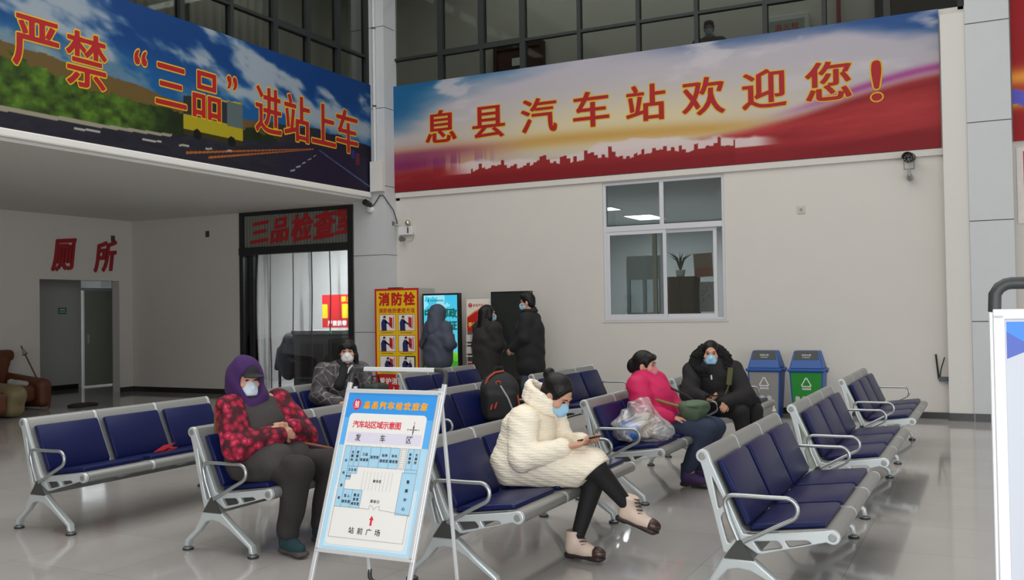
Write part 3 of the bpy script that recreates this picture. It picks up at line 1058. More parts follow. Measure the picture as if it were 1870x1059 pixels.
def print_road(u, v):
    y = 2.5 + u * 11.08
    z = v * 1.86
    one = np.ones_like(u)
    n1 = fbm(y * 0.8, z * 2.2 + y * 0.5, 21)
    n2 = fbm(y * 2.1 + 4, z * 4.4 + y * 1.0, 22)
    c = np.outer(one, (8, 66, 140)).astype(float)
    c = mixc(c, (18, 96, 168), sstep(1.5, 0.9, z))
    streak = sstep(0.50, 0.66, n1 * 0.55 + n2 * 0.45 + 0.17 * np.exp(-((z - (1.80 - 0.16 * (y - 7.0))) / 0.22) ** 2) - 0.03)
    c = mixc(c, (178, 190, 200), streak * 0.92 * sstep(0.7, 1.0, z))
    c = mixc(c, (140, 160, 162), np.exp(-((z - 0.92) / 0.18) ** 2) * sstep(10.5, 7.5, y) * 0.75 * sstep(.4, .6, n2 + .1))
    ky = np.array([2.5, 6.7, 8.0, 9.0, 9.8, 10.8, 12.0, 13.6])
    hill = np.interp(y, ky, [1.0, 0.92, 0.86, 0.78, 0.72, 0.74, 0.86, 0.80]) + (n2 - 0.5) * 0.10
    edge = np.interp(y, ky, [0.18, 0.20, 0.22, 0.27, 0.36, 0.47, 0.58, 0.56])
    hc = np.outer(one, (118, 92, 44)).astype(float)
    hc = mixc(hc, (40, 40, 52), sstep(10.4, 11.6, y))
    hc = mixc(hc, (28, 22, 44), sstep(12.0, 13.2, y))
    c = np.where((z < hill).reshape(-1, 1), hc, c)
    nb = fbm(y * 5, z * 7, 31)
    bush = np.interp(y, ky, [0.95, 0.80, 0.62, 0.62, 0.66, 0.60, 0.5, 0.5]) + (nb - 0.5) * 0.25
    gc = np.outer(one, (70, 104, 26)).astype(float) * (0.30 + 1.3 * fbm(y * 9, z * 12, 33)).reshape(-1, 1)
    gc = mixc(gc, (20, 30, 16), sstep(8.3, 9.2, y) * 0.75)
    c = np.where(((z < bush) & (y < 11.2)).reshape(-1, 1), gc, c)
    road = np.array((40, 40, 54)) + np.outer(fbm(y * 6, z * 20, 35) - 0.5, (22, 22, 26))
    road = mixc(road, (34, 26, 58), sstep(10.5, 12.5, y))
    rm = (z < edge).reshape(-1, 1)
    c = np.where(rm, road, c)
    kerb = np.abs(z - edge) < np.interp(y, ky, [.03, .028, .022, .018, .010, .006, .004, .004])
    c = np.where((kerb & (y < 9.1)).reshape(-1, 1), np.array((170, 164, 140)), c)

    def seg(y0, z0, y1, z1, w0, w1, colr):
        nonlocal c
        t = (y - y0) / (y1 - y0)
        zz = z0 + (z1 - z0) * t
        ww = w0 + (w1 - w0) * t
        m = (t > 0) & (t < 1) & (np.abs(z - zz) < ww)
        c = np.where(m.reshape(-1, 1), np.array(colr, float), c)

    seg(9.35, 0.085, 12.0, 0.52, 0.016, 0.004, (196, 104, 30))
    seg(9.75, 0.075, 12.0, 0.51, 0.016, 0.004, (196, 104, 30))
    seg(12.15, 0.52, 13.6, 0.06, 0.006, 0.012, (92, 110, 170))
    for (ya, yb, za) in ((7.62, 7.98, 0.13), (8.62, 8.92, 0.15), (9.22, 9.4, 0.17), (9.7, 9.82, .19), (10.1, 10.2, 0.22)):
        seg(ya, za, yb, za + 0.015, 0.012, 0.012, (190, 190, 178))
    for k in range(5):
        seg(11.45 + k * .14, 0.10 + k * 0.075, 11.56 + k * 0.13, 0.13 + k * 0.075, 0.014 - k * .002, 0.014 - k * .002, (160, 170, 196))
    # yellow coach
    bus = (y > 9.30) & (y < 10.42) & (z > 0.33 + 0.0 * y) & (z < 0.96 - 0.10 * (10.42 - y))
    bc = np.outer(one, (196, 178, 24)).astype(float)
    bc = np.where(((z > 0.60) & (z < 0.90)).reshape(-1, 1), np.array((44, 52, 58)), bc)
    bc = np.where(((z > 0.60) & (np.abs(((y - 9.3) % 0.22) - 0.11) > 0.10)).reshape(-1, 1), np.array((120, 120, 60)), bc)
    bc = np.where((y > 10.12).reshape(-1, 1) & (z > 0.58).reshape(-1, 1) & (z < 0.93).reshape(-1, 1), np.array((96, 116, 116)), bc)
    bc = np.where((z < 0.40).reshape(-1, 1), np.array((60, 54, 20)), bc)
    c = np.where(bus.reshape(-1, 1), bc, c)
    for yc in (9.55, 10.2):
        m = ((y - yc) ** 2 + (z - 0.36) ** 2) < 0.075 ** 2
        c = np.where(m.reshape(-1, 1), np.array((18, 18, 22)), c)
    m = (np.abs(y - 13.05) < 0.05) & (np.abs(z - 0.58) < 0.07)
    c = np.where(m.reshape(-1, 1), np.array((40, 52, 140)), c)
    m = (np.abs(y - 13.18) < 0.05) & (np.abs(z - 0.52) < 0.10)
    c = np.where(m.reshape(-1, 1), np.array((110, 34, 50)), c)
    g = c.mean(1, keepdims=True)
    return (g + (c - g) * 0.92) * 0.82


M_print = attr_mat('banner_print', 0.55, 0.2)
M_bred = mat('banner_red_ink', rgb(158, 30, 36), 0.5, spec=0.25)
M_byel = mat('banner_yellow_ink', rgb(206, 164, 32), 0.5, spec=0.25)
BZ0, BZ1 = 3.612, 5.465


def banner(name, label, origin, u, w, fn, nx, chars, depth):
    t = thing(name, label, 'banner', origin)
    picture('printed_panel', (0, 0, 0), u, (0, 0, 1), w, BZ1 - BZ0, nx, 150, fn, M_print, t, depth)
    s = Sheet((0, 0, 0), u, (0, 0, 1), 0.002)
    for ch, x, z, cw, chh in chars:
        k = 0.5 if ch in '“”' else 1
        s.char(ch, x, z, cw, chh, M_byel, 1, bold=0.046, aniso=1.4)
        s.char(ch, x, z, cw, chh, M_bred, 2, bold=0.022, aniso=3.0)
    s.build('lettering', t)
    return t


cs = []
for ch, cx in zip('息县汽车站欢迎您', (-8.323, -7.409, -6.492, -5.584, -4.688, -3.789, -2.901, -2.005)):
    cs.append((ch, cx + 9.425, 4.655 - BZ0, 0.66, 0.60))
cs.append(('!', -1.369 + 9.425, 4.60 - BZ0, 0.85, 0.78))
banner('welcome_banner', 'long sunset sky banner welcoming passengers across the back wall above the window', (-9.425, YW - 0.045, BZ0), (1, 0, 0), 8.845, print_welcome, 720, cs, 0.04)
cs = [(ch, cy - 2.5, z - BZ0, w, h) for ch, cy, z, w, h in (
    ('严', 7.13, 4.62, .62, .66), ('禁', 7.79, 4.56, .60, .70), ('“', 8.74, 4.64, .52, .74), ('三', 9.09, 4.53, .58, .70), ('品', 9.72, 4.53, .60, .72), ('”', 10.36, 4.65, .52, .74),
    ('进', 10.966, 4.535, .60, .76), ('站', 11.614, 4.53, .64, .76), ('上', 12.273, 4.535, .66, .76), ('车', 12.89, 4.535, .66, .76))]
banner('safety_banner', 'long banner with blue sky, road and yellow coach along the left gallery front', (XB + 0.035, 2.5, BZ0), (0, 1, 0), 11.08, print_road, 820, cs, 0.04)
# banner on the wall beyond the right column and the strip of red paper below it


def print_right(u, v):
    one = np.ones_like(u)
    n = fbm(u * 3, v * 6, 41)
    c = np.outer(one, (150, 30, 34)).astype(float)
    c = mixc(c, (88, 48, 48), sstep(0.55, 0.75, n) * 0.8)
    c = mixc(c, (226, 150, 60), np.exp(-((v - 0.42) / 0.06) ** 2))
    c = mixc(c, (226, 196, 40), np.exp(-((v - 0.27) / 0.05) ** 2) * sstep(0.12, 0.04, u))
    c = mixc(c, (96, 92, 190), (np.abs(v - 0.30 + u * 0.9) < 0.05) * (u < 0.10))
    return c


t = thing('red_banner', 'red and orange banner beyond the clad column at the right edge', 'banner', (0.27, YW - 0.045, BZ0))
picture('printed_panel', (0, 0, 0), (1, 0, 0), (0, 0, 1), 5.0, BZ1 - BZ0 + 0.1, 120, 100, print_right, M_print, t, 0.04)
s = Sheet((0.30, YW - 0.01, 2.55), (1, 0, 0), (0, 0, 1))
s.rect(0, 0, 1.2, 0.98, mat('pearly_board', rgb(214, 206, 200), 0.35, noise=0.12, nscale=14), 0)
s.rect(0.075, 0.05, 1.1, 0.93, mat('red_board_print', rgb(176, 30, 40), 0.5, noise=0.1, nscale=8), 1)
tag(s.build('notice', solid=0.012), 'red panel with pearly border on the wall beyond the right column', 'notice')


# ------------------------------------------------------------------ waiting benches
M_alu = mat('cast_aluminium_paint', rgb(198, 205, 206), 0.32, metal=0.35, spec=0.5)
M_steel = mat('grey_painted_steel', rgb(150, 152, 150), 0.38, metal=0.45, spec=0.5)
M_armr = mat('brushed_arm_tube', rgb(172, 176, 176), 0.28, metal=0.75)
M_blue = mat('blue_leatherette', rgb(19, 27, 74), 0.36, spec=0.22, bump=0.08, bscale=220)
M_cap = mat('dark_beam_cap', rgb(64, 64, 62), 0.4)
M_foot = mat('rubber_foot', rgb(46, 50, 52), 0.5)
M_shoe = mat('steel_foot_disc', rgb(150, 152, 150), 0.3, metal=0.7)
PITCH_ = 0.6


def side_plate(mb, loops, y0, thick, bevel=0.003, mi=0):
    """plate in the bench's side plane (x, z), centred on y0"""
    v, f = outline_mesh(loops, thick, bevel)
    mb.add([(a, y0 - c, b) for a, b, c in v], f, mi)


FR = (arc(0.066, 0.772, 0.035, 30, 250, 9) + [(0.067, 0.70), (0.166, 0.292), (0.185, 0.284), (0.245, 0.355), (0.275, 0.335), (0.338, 0.297), (0.36, 0.297), (0.672, 0.384)]
      + arc(0.703, 0.411, 0.036, 240, 470, 9) + [(0.66, 0.438), (0.30, 0.388), (0.27, 0.392), (0.255, 0.42), (0.112, 0.745)])
HB1 = rounded([(0.113, 0.672), (0.146, 0.505), (0.180, 0.540)], 0.012)
HB2 = rounded([(0.155, 0.465), (0.176, 0.497), (0.232, 0.375), (0.200, 0.335), (0.186, 0.345)], 0.012)
HS1 = rounded([(0.318, 0.358), (0.440, 0.370), (0.462, 0.345), (0.455, 0.335), (0.352, 0.312)], 0.010)
HS2 = rounded([(0.474, 0.374), (0.582, 0.386), (0.602, 0.375), (0.590, 0.368), (0.494, 0.344)], 0.008)
LEG = ([(0.166, 0.266), (0.324, 0.266), (0.432, 0.180), (0.572, 0.078), (0.580, 0.028), (0.552, 0.026), (0.545, 0.062), (0.386, 0.166), (0.300, 0.207), (0.240, 0.213), (0.190, 0.202),
        (0.136, 0.142), (0.042, 0.064), (0.026, 0.026), (-0.004, 0.028), (0.008, 0.076), (0.093, 0.146)])
ARM = ([(0.246, 0.362), (0.205, 0.46), (0.184, 0.535)] + arc(0.226, 0.545, 0.042, 180, 95, 6) + [(0.30, 0.588), (0.40, 0.588)]
       + arc(0.488, 0.534, 0.056, 88, -62, 10) + [(0.44, 0.446), (0.33, 0.386), (0.272, 0.356)])


def make_bench():
    root = thing('waiting_bench', '', 'bench')
    L = 3 * PITCH_
    MB().add([(x, y, z) for y in (-0.02, L + 0.02) for x, z in ((0.178, 0.268), (0.318, 0.268), (0.257, 0.350), (0.241, 0.350))],
             [(3, 2, 1, 0), (4, 5, 6, 7), (0, 1, 5, 4), (1, 2, 6, 5), (2, 3, 7, 6), (3, 0, 4, 7)]).build('beam', M_steel, root)
    for y in (-0.024, L + 0.024):
        MB().add([(x, yy, z) for yy in (y - 0.004, y + 0.004) for x, z in ((0.170, 0.264), (0.324, 0.264), (0.259, 0.360), (0.239, 0.360))],
                 [(3, 2, 1, 0), (4, 5, 6, 7), (0, 1, 5, 4), (1, 2, 6, 5), (2, 3, 7, 6), (3, 0, 4, 7)]).build('beam_cap', M_cap, root)
    for k in range(4):
        mb = MB()
        side_plate(mb, [FR, HB1, HB2, HS1, HS2], k * PITCH_, 0.030, 0.005)
        o = mb.build('side_frame', M_alu, root, smooth=True)
        if k in (0, 3):
            s = -1 if k == 0 else 1
            for cx, cz in ((0.066, 0.772), (0.703, 0.411)):
                MB().lathe([(0.020, 0.0), (0.020, 0.003), (0.016, 0.004)], (cx, k * PITCH_ + s * 0.0155, cz), 16, axis='y').build('end_disc', M_steel, o)
    shell = [(0.066 + 0.031 * math.cos(a), 0.772 + 0.031 * math.sin(a)) for a in [math.radians(d) for d in range(235, 15, -20)]]
    shell = shell + [(0.112, 0.735), (0.250, 0.425), (0.272, 0.398), (0.31, 0.393), (0.655, 0.440)] + [(0.703 + 0.031 * math.cos(a), 0.411 + 0.031 * math.sin(a)) for a in [math.radians(d) for d in range(95, -130, -20)]]
    back = [(0.128, 0.742), (0.152, 0.752), (0.168, 0.738), (0.298, 0.452), (0.290, 0.424), (0.268, 0.424)]
    seat = [(0.290, 0.400), (0.296, 0.426), (0.322, 0.436), (0.640, 0.474), (0.662, 0.468), (0.664, 0.448)]
    for k in range(3):
        yc = (k + 0.5) * PITCH_
        mb = MB()
        side_plate(mb, [thick_path(shell, 0.004)], yc, 0.568, 0.0)
        mb.build('seat_shell', M_steel, root, smooth=True)
        mb = MB()
        side_plate(mb, [back], yc, 0.535, 0.010)
        mb.build('backrest', M_blue, root, smooth=True)
        mb = MB()
        side_plate(mb, [seat], yc, 0.535, 0.010)
        mb.build('seat', M_blue, root, smooth=True)
    for y in (0.0, L):
        mb = MB()
        side_plate(mb, [LEG], y, 0.052, 0.010)
        lg = mb.build('leg', M_alu, root, smooth=True)
        for x in (0.011, 0.565):
            MB().lathe([(0.034, 0.0), (0.036, 0.006), (0.036, 0.012), (0.020, 0.016)], (x, y, 0), 16).build('foot_pad', M_foot, lg)
            MB().lathe([(0.030, 0.0125), (0.030, 0.018), (0.015, 0.026), (0.013, 0.04)], (x, y, 0), 16).build('foot_disc', M_shoe, lg)
        yo = y - 0.034 if y == 0 else y + 0.034
        MB().tube([(a, yo, b) for a, b in ARM], 0.0115, 10).build('armrest', M_armr, root, smooth=True)
    return root


BENCHES = [
    ((-6.422, 4.626), 'empty blue three seat bench at far left with a red packet on it'),
    ((-6.422, 7.01), 'blue bench of the leftmost row where the girl in the patterned jacket sits'),
    ((-6.422, 9.55), 'farthest blue bench of the leftmost row, close to the yellow fire cabinet'),
    ((-4.777, 4.654), 'blue bench carrying the woman in the purple hood and flowered sleeves'),
    ((-4.777, 7.22), 'blue bench carrying the black backpack, behind the white coat woman'),
    ((-4.777, 9.78), 'blue bench near the back wall, seen just right of the white coat woman\'s head'),
    ((-3.039, 4.66), 'blue bench behind the map stand where the woman in the white coat sits'),
    ((-3.039, 7.142), 'blue bench holding the clear plastic bag and the woman in pink'),
    ((-3.039, 9.50), 'blue bench in front of the grey bin where the woman in black sits'),
    ((-1.429, 4.858), 'nearest empty blue bench of the rightmost row, cut off by the lower edge'),
    ((-1.429, 7.273), 'empty blue bench of the rightmost row, the middle one of three'),
    ((-1.429, 9.879), 'empty blue bench of the rightmost row nearest the back wall'),
]
proto = make_bench()
for i, ((x, y), l) in enumerate(BENCHES):
    b = proto if i == 0 else copy_tree(proto)
    b.location = (x, y, 0)
    b['label'] = l
    b['group'] = 'blue waiting benches standing in rows'


# ------------------------------------------------------------------ organic shapes: blended solids meshed with surface nets
def V3(*a):
    return np.array(a, float)


def unit(a):
    a = np.asarray(a, float)
    return a / (np.linalg.norm(a) + 1e-9)


class Solid:
    """smoothly blended capsules and ellipsoids"""

    def __init__(self):
        self.p = []
        self.clips = []
        self.disp = None

    def cap(self, a, b, ra, rb=None, k=0.02, sub=False):
        a, b = np.asarray(a, float), np.asarray(b, float)
        rb = ra if rb is None else rb
        r = max(ra, rb)
        self.p.append(('c', a, b, ra, rb, k, sub, np.minimum(a, b) - r, np.maximum(a, b) + r))
        return self

    def chain(self, pts, rs, k=0.02):
        for i in range(len(pts) - 1):
            self.cap(pts[i], pts[i + 1], rs[i], rs[i + 1], k)
        return self

    def ell(self, c, r, k=0.02, R=None, sub=False):
        c, r = np.asarray(c, float), np.asarray(r, float)
        m = np.max(r)
        ext = r if R is None else np.abs(np.asarray(R)).dot(r) * 1.0
        self.p.append(('e', c, r, R, None, k, sub, c - ext, c + ext))
        return self

    def box(self, c, h, rad=0.02, k=0.02, R=None, sub=False):
        c, h = np.asarray(c, float), np.asarray(h, float)
        ext = h if R is None else np.abs(np.asarray(R)).dot(h)
        self.p.append(('b', c, h, R, rad, k, sub, c - ext, c + ext))
        return self

    def clip(self, pt, n):
        """keep the side the normal points away from"""
        self.clips.append((np.asarray(pt, float), unit(n)))
        return self

    def mesh(self, h):
        lo = np.min([q[7] for q in self.p if not q[6]], 0) - 3 * h
        hi = np.max([q[8] for q in self.p if not q[6]], 0) + 3 * h
        n = np.ceil((hi - lo) / h).astype(int) + 1
        ax = [lo[i] + h * np.arange(n[i]) for i in range(3)]
        F = np.full(n, 0.06, np.float32)
        for q in self.p:
            k = q[5]
            pad = k + 2 * h + 0.012
            i0 = np.maximum(np.floor((q[7] - pad - lo) / h).astype(int), 0)
            i1 = np.minimum(np.ceil((q[8] + pad - lo) / h).astype(int) + 1, n)
            if np.any(i1 <= i0):
                continue
            s = tuple(slice(i0[i], i1[i]) for i in range(3))
            X, Y, Z = np.meshgrid(ax[0][s[0]], ax[1][s[1]], ax[2][s[2]], indexing='ij')
            if q[0] == 'c':
                a, b, ra, rb = q[1:5]
                d = b - a
                L = max(d.dot(d), 1e-10)
                t = np.clip(((X - a[0]) * d[0] + (Y - a[1]) * d[1] + (Z - a[2]) * d[2]) / L, 0, 1)
                D = np.sqrt((X - a[0] - t * d[0]) ** 2 + (Y - a[1] - t * d[1]) ** 2 + (Z - a[2] - t * d[2]) ** 2) - (ra + (rb - ra) * t)
            else:
                c, r, R = q[1:4]
                x, y, z = X - c[0], Y - c[1], Z - c[2]
                if R is not None:
                    R = np.asarray(R)
                    x, y, z = (R[0, 0] * x + R[1, 0] * y + R[2, 0] * z, R[0, 1] * x + R[1, 1] * y + R[2, 1] * z, R[0, 2] * x + R[1, 2] * y + R[2, 2] * z)
                if q[0] == 'e':
                    k0 = np.sqrt((x / r[0]) ** 2 + (y / r[1]) ** 2 + (z / r[2]) ** 2)
                    k1 = np.sqrt((x / r[0] ** 2) ** 2 + (y / r[1] ** 2) ** 2 + (z / r[2] ** 2) ** 2) + 1e-9
                    D = k0 * (k0 - 1) / k1
                else:
                    rad = q[4]
                    qx, qy, qz = np.abs(x) - r[0] + rad, np.abs(y) - r[1] + rad, np.abs(z) - r[2] + rad
                    D = np.sqrt(np.maximum(qx, 0) ** 2 + np.maximum(qy, 0) ** 2 + np.maximum(qz, 0) ** 2) + np.minimum(np.maximum(qx, np.maximum(qy, qz)), 0) - rad
            D = D.astype(np.float32)
            G = F[s]
            if q[6]:
                w = np.clip(0.5 - 0.5 * (G + D) / max(k, 1e-5), 0, 1)
                F[s] = G * (1 - w) - D * w + k * w * (1 - w)
            else:
                w = np.clip(0.5 + 0.5 * (G - D) / max(k, 1e-5), 0, 1)
                F[s] = G * (1 - w) + D * w - k * w * (1 - w)
        X, Y, Z = np.meshgrid(*ax, indexing='ij')
        if self.disp is not None:
            F = F + self.disp(X, Y, Z).astype(np.float32)
        for pt, nn in self.clips:
            F = np.maximum(F, ((X - pt[0]) * nn[0] + (Y - pt[1]) * nn[1] + (Z - pt[2]) * nn[2]).astype(np.float32))
        F[0], F[-1], F[:, 0], F[:, -1], F[:, :, 0], F[:, :, -1] = (0.05,) * 6
        return nets(F, lo, h)


def nets(F, lo, h):
    ins = F < 0
    n = np.array(F.shape)
    cs = np.zeros(tuple(n - 1) + (3,), np.float32)
    cc = np.zeros(tuple(n - 1), np.float32)
    quads = []
    cross = []
    for axis in range(3):
        sl0 = [slice(None)] * 3
        sl1 = [slice(None)] * 3
        sl0[axis], sl1[axis] = slice(None, -1), slice(1, None)
        a, b = F[tuple(sl0)], F[tuple(sl1)]
        cr = ins[tuple(sl0)] != ins[tuple(sl1)]
        idx = np.argwhere(cr)
        va, vb = a[cr], b[cr]
        t = va / (va - vb)
        pos = idx.astype(np.float32)
        pos[:, axis] += t
        o1, o2 = [i for i in range(3) if i != axis]
        for d1 in (0, 1):
            for d2 in (0, 1):
                c = idx.copy()
                c[:, o1] -= d1
                c[:, o2] -= d2
                ok = np.all((c >= 0) & (c < n - 1), 1)
                np.add.at(cs, tuple(c[ok].T), pos[ok])
                np.add.at(cc, tuple(c[ok].T), 1)
        cross.append((axis, idx, ins[tuple(sl0)][cr]))
    m = cc > 0
    ids = np.full(cc.shape, -1, np.int64)
    ids[m] = np.arange(m.sum())
    verts = cs[m] / cc[m][:, None] * h + lo
    for axis, idx, inside_ in cross:
        o1, o2 = (axis + 1) % 3, (axis + 2) % 3
        ok = (idx[:, o1] > 0) & (idx[:, o2] > 0)
        idx, inside_ = idx[ok], inside_[ok]

        def cell(d1, d2):
            c = idx.copy()
            c[:, o1] -= d1
            c[:, o2] -= d2
            return ids[tuple(np.minimum(c, n - 2).T)]
        q = np.stack([cell(1, 1), cell(0, 1), cell(0, 0), cell(1, 0)], 1)
        q[~inside_] = q[~inside_][:, ::-1]
        quads.append(q)
    quads = np.concatenate(quads)
    quads = quads[np.all(quads >= 0, 1)]
    return verts, quads


def solid_obj(name, S, h, m, parent=None, relax=1):
    v, q = S.mesh(h)
    if relax:
        for _ in range(relax):
            acc = np.zeros_like(v)
            cnt = np.zeros(len(v))
            for i in range(4):
                a, b = q[:, i], q[:, (i + 1) % 4]
                np.add.at(acc, a, v[b])
                np.add.at(cnt, a, 1)
            v = v * 0.5 + 0.5 * acc / np.maximum(cnt, 1)[:, None]
    me = bpy.data.meshes.new(name)
    me.vertices.add(len(v))
    me.vertices.foreach_set('co', v.astype(np.float32).reshape(-1))
    me.loops.add(len(q) * 4)
    me.loops.foreach_set('vertex_index', q.reshape(-1).astype(np.int32))
    me.polygons.add(len(q))
    me.polygons.foreach_set('loop_start', np.arange(0, len(q) * 4, 4, dtype=np.int32))
    me.polygons.foreach_set('loop_total', np.full(len(q), 4, np.int32))
    me.polygons.foreach_set('use_smooth', np.ones(len(q), bool))
    me.update()
    me.validate()
    me.materials.append(m)
    return link(name, me, parent)


# ------------------------------------------------------------------ standing signs
M_frame = mat('silver_sign_frame', rgb(214, 216, 218), 0.3, metal=0.25)
M_elbow = mat('black_elbow', rgb(48, 50, 52), 0.5)
I_white = mat('print_white', rgb(236, 234, 230), 0.55)
I_sky = mat('print_sky_blue', rgb(52, 152, 232), 0.5)
I_sky2 = mat('print_mid_blue', rgb(92, 176, 240), 0.5)
I_pale = mat('print_pale_blue', rgb(176, 218, 240), 0.5)
I_room = mat('print_room_blue', rgb(168, 212, 236), 0.5)
I_lav = mat('print_lavender', rgb(220, 216, 232), 0.5)
I_red = mat('print_red', rgb(222, 40, 62), 0.5)
I_orange = mat('print_orange', rgb(238, 130, 34), 0.5)
I_yellow = mat('print_yellow', rgb(250, 226, 60), 0.5)
I_line = mat('print_line', rgb(96, 94, 96), 0.5)
I_dark = mat('print_dark', rgb(48, 46, 48), 0.5)
I_grey = mat('print_grey', rgb(196, 194, 192), 0.5)


def stand(name, label, T, side, front, rear, hw, t0, t1, r):
    """folding sign: two leg frames meeting under a carrying bar, and a framed sheet on the front one"""
    T, side, front, rear = V3(*T), unit(side), V3(*front), V3(*rear)
    root = thing(name, label, 'sign', tuple(front[:2]) + (0,))
    o = V3(front[0], front[1], 0)
    T, front, rear = T - o, front - o, rear - o
    e = 0.075
    dn = unit(front - T)
    for s in (-1, 1):
        c = T + side * hw * s
        MB().bar(c + dn * e, front + side * hw * s + V3(0, 0, 0.01), r * 2, r * 1.5, side=side).build('front_leg', M_frame, root, bevel=0.003)
        # black elbow joining leg and carrying bar
        pts = [c + dn * e] + [c + dn * (e * (1 - math.sin(a))) * 0.55 - side * s * e * (1 - math.cos(a)) * 0.55 for a in (0.3, 0.8, 1.25, 1.57)] + [c - side * s * e]
        MB().tube(pts, r * 1.12, 10).build('elbow', M_elbow, root, smooth=True)
    MB().bar(T - side * (hw - e), T + side * (hw - e), r * 1.9, r * 1.5, side=dn).build('carrying_bar', M_frame, root, bevel=0.003)
    hg = T + dn * 0.10
    for s in (-1, 1):
        c = hg + side * (hw - 0.03) * s
        MB().bar(c + V3(0, 0.012, 0), rear + side * (hw - 0.02) * s + V3(0, 0, 0.05), r * 1.5, r * 1.3, side=side).build('rear_leg', M_frame, root, bevel=0.003)
        b = rear + side * (hw - 0.02) * s
        MB().tube([b + V3(0, 0, 0.09), b + V3(0, 0, 0.045), b + V3(0, 0, 0.022) - side * s * 0.02, b + V3(0, 0, 0.017) - side * s * 0.07], r * 1.0, 10).build('rear_elbow', M_elbow, root, smooth=True)
    MB().bar(rear - side * (hw - 0.08) + V3(0, 0, 0.017), rear + side * (hw - 0.08) + V3(0, 0, 0.017), r * 1.5, r * 1.3).build('rear_bar', M_frame, root)
    Lf = np.linalg.norm(front - T)
    nrm = Vector(np.cross(side, -dn))
    off = V3(*nrm) * r * 1.1
    fr = MB()
    A, B = T + dn * Lf * t0 + off, T + dn * Lf * t1 + off
    fwid = r * 1.9
    for s in (-1, 1):
        fr.bar(A + side * (hw - fwid * .3) * s, B + side * (hw - fwid * .3) * s, fwid, 0.016, side=side)
    fr.bar(A - side * (hw + fwid * .2), A + side * (hw + fwid * .2), fwid, 0.016, side=dn)
    fr.bar(B - side * (hw + fwid * .2), B + side * (hw + fwid * .2), fwid, 0.016, side=dn)
    fr.build('poster_frame', M_frame, root, bevel=0.003)
    w = 2 * (hw - fwid * .8)
    hh = np.linalg.norm(B - A) - fwid
    org = B - dn * fwid * .5 - side * w / 2
    MB().obox((A + B) / 2 - V3(*nrm) * 0.004, side * (w / 2 + .01), dn * (hh / 2 + .01), V3(*nrm) * 0.003).build('backing_board', M_whiteplastic, root)
    sh = Sheet(org, side, -dn, 0.0005)
    return root, sh, w, hh


def rrect(x0, y0, x1, y1, r):
    return rounded([(x0, y0), (x1, y0), (x1, y1), (x0, y1)], r, 5)


root, s, w, h = stand('map_stand', 'silver folding stand with a blue and white floor plan of the station', (-2.926, 4.40, 1.223), (1, .015, 0), (-3.015, 4.085, 0), (-2.90, 4.47, 0), 0.305, 0.10, 0.785, 0.0125)


def pt(a, b):
    return (a * w, (1 - b) * h)


def R(a0, b0, a1, b1, m, lay):
    s.rect(a0 * w, (1 - b1) * h, a1 * w, (1 - b0) * h, m, lay)


R(0, 0, 1, 1, I_pale, 0)
R(0, 0, 1, 0.34, I_sky2, 1)
R(0, 0, 1, 0.16, I_sky, 2)
R(0.04, 0.60, 0.96, 0.985, mat('print_paler_blue', rgb(206, 230, 242), 0.5), 1)
s.poly(rrect(0.055 * w, 0.03 * h, 0.925 * w, 0.868 * h, 0.03), I_white, 3)
s.disc(0.115 * w, 0.926 * h, 0.026, I_red, 4, 0.031)
s.char('站', 0.115 * w, 0.93 * h, 0.030, 0.034, I_white, 5, bold=0.03)
s.rect(0.09 * w, 0.905 * h, 0.14 * w, 0.909 * h, I_white, 5)
for m, bd, ly in ((I_yellow, 0.06, 4), (I_orange, 0.022, 5)):
    s.text('息县汽车站欢迎您', 0.55 * w, 0.922 * h, 0.041, m, 1.27, ly, bold=bd, shear=0.08)
s.text('汽车站区域示意图', 0.385 * w, 0.795 * h, 0.042, I_red, 0.93, 5, bold=0.022)
cx, cy = pt(0.80, 0.225)
s.rect(cx - 0.002, cy - 0.028, cx + 0.002, cy + 0.028, I_dark, 4)
s.rect(cx - 0.024, cy - 0.002, cx + 0.024, cy + 0.002, I_dark, 4)
s.poly([(cx - 0.006, cy + 0.008), (cx + 0.006, cy + 0.008), (cx, cy + 0.026)], I_dark, 5)
s.poly([(cx - 0.005, cy - 0.008), (cx, cy - 0.024), (cx + 0.005, cy - 0.008)], I_dark, 5)
for ch, dx, dy in (('北', 0, 0.038), ('南', 0, -0.038), ('西', -0.034, 0), ('东', 0.034, 0)):
    s.char(ch, cx + dx, cy + dy, 0.011, 0.011, I_dark, 5)
R(0.075, 0.255, 0.905, 0.325, I_lav, 4)
for ch, a in (('发', 0.20), ('车', 0.48), ('区', 0.77)):
    s.char(ch, *pt(a, 0.29), 0.036, 0.042, I_dark, 6, bold=0.012)


def room(a0, b0, a1, b1, fill=True):
    if fill:
        R(a0, b0, a1, b1, I_room, 4)
    p = [pt(a0, b0), pt(a1, b0), pt(a1, b1), pt(a0, b1), pt(a0, b0)]
    s.line(p, 0.0014, I_line, 6)


def lab(txt, a, b, sz, pitch=1.05, vert=False):
    s.text(txt, *pt(a, b), sz, I_dark, pitch, 7, vert, bold=0.03)


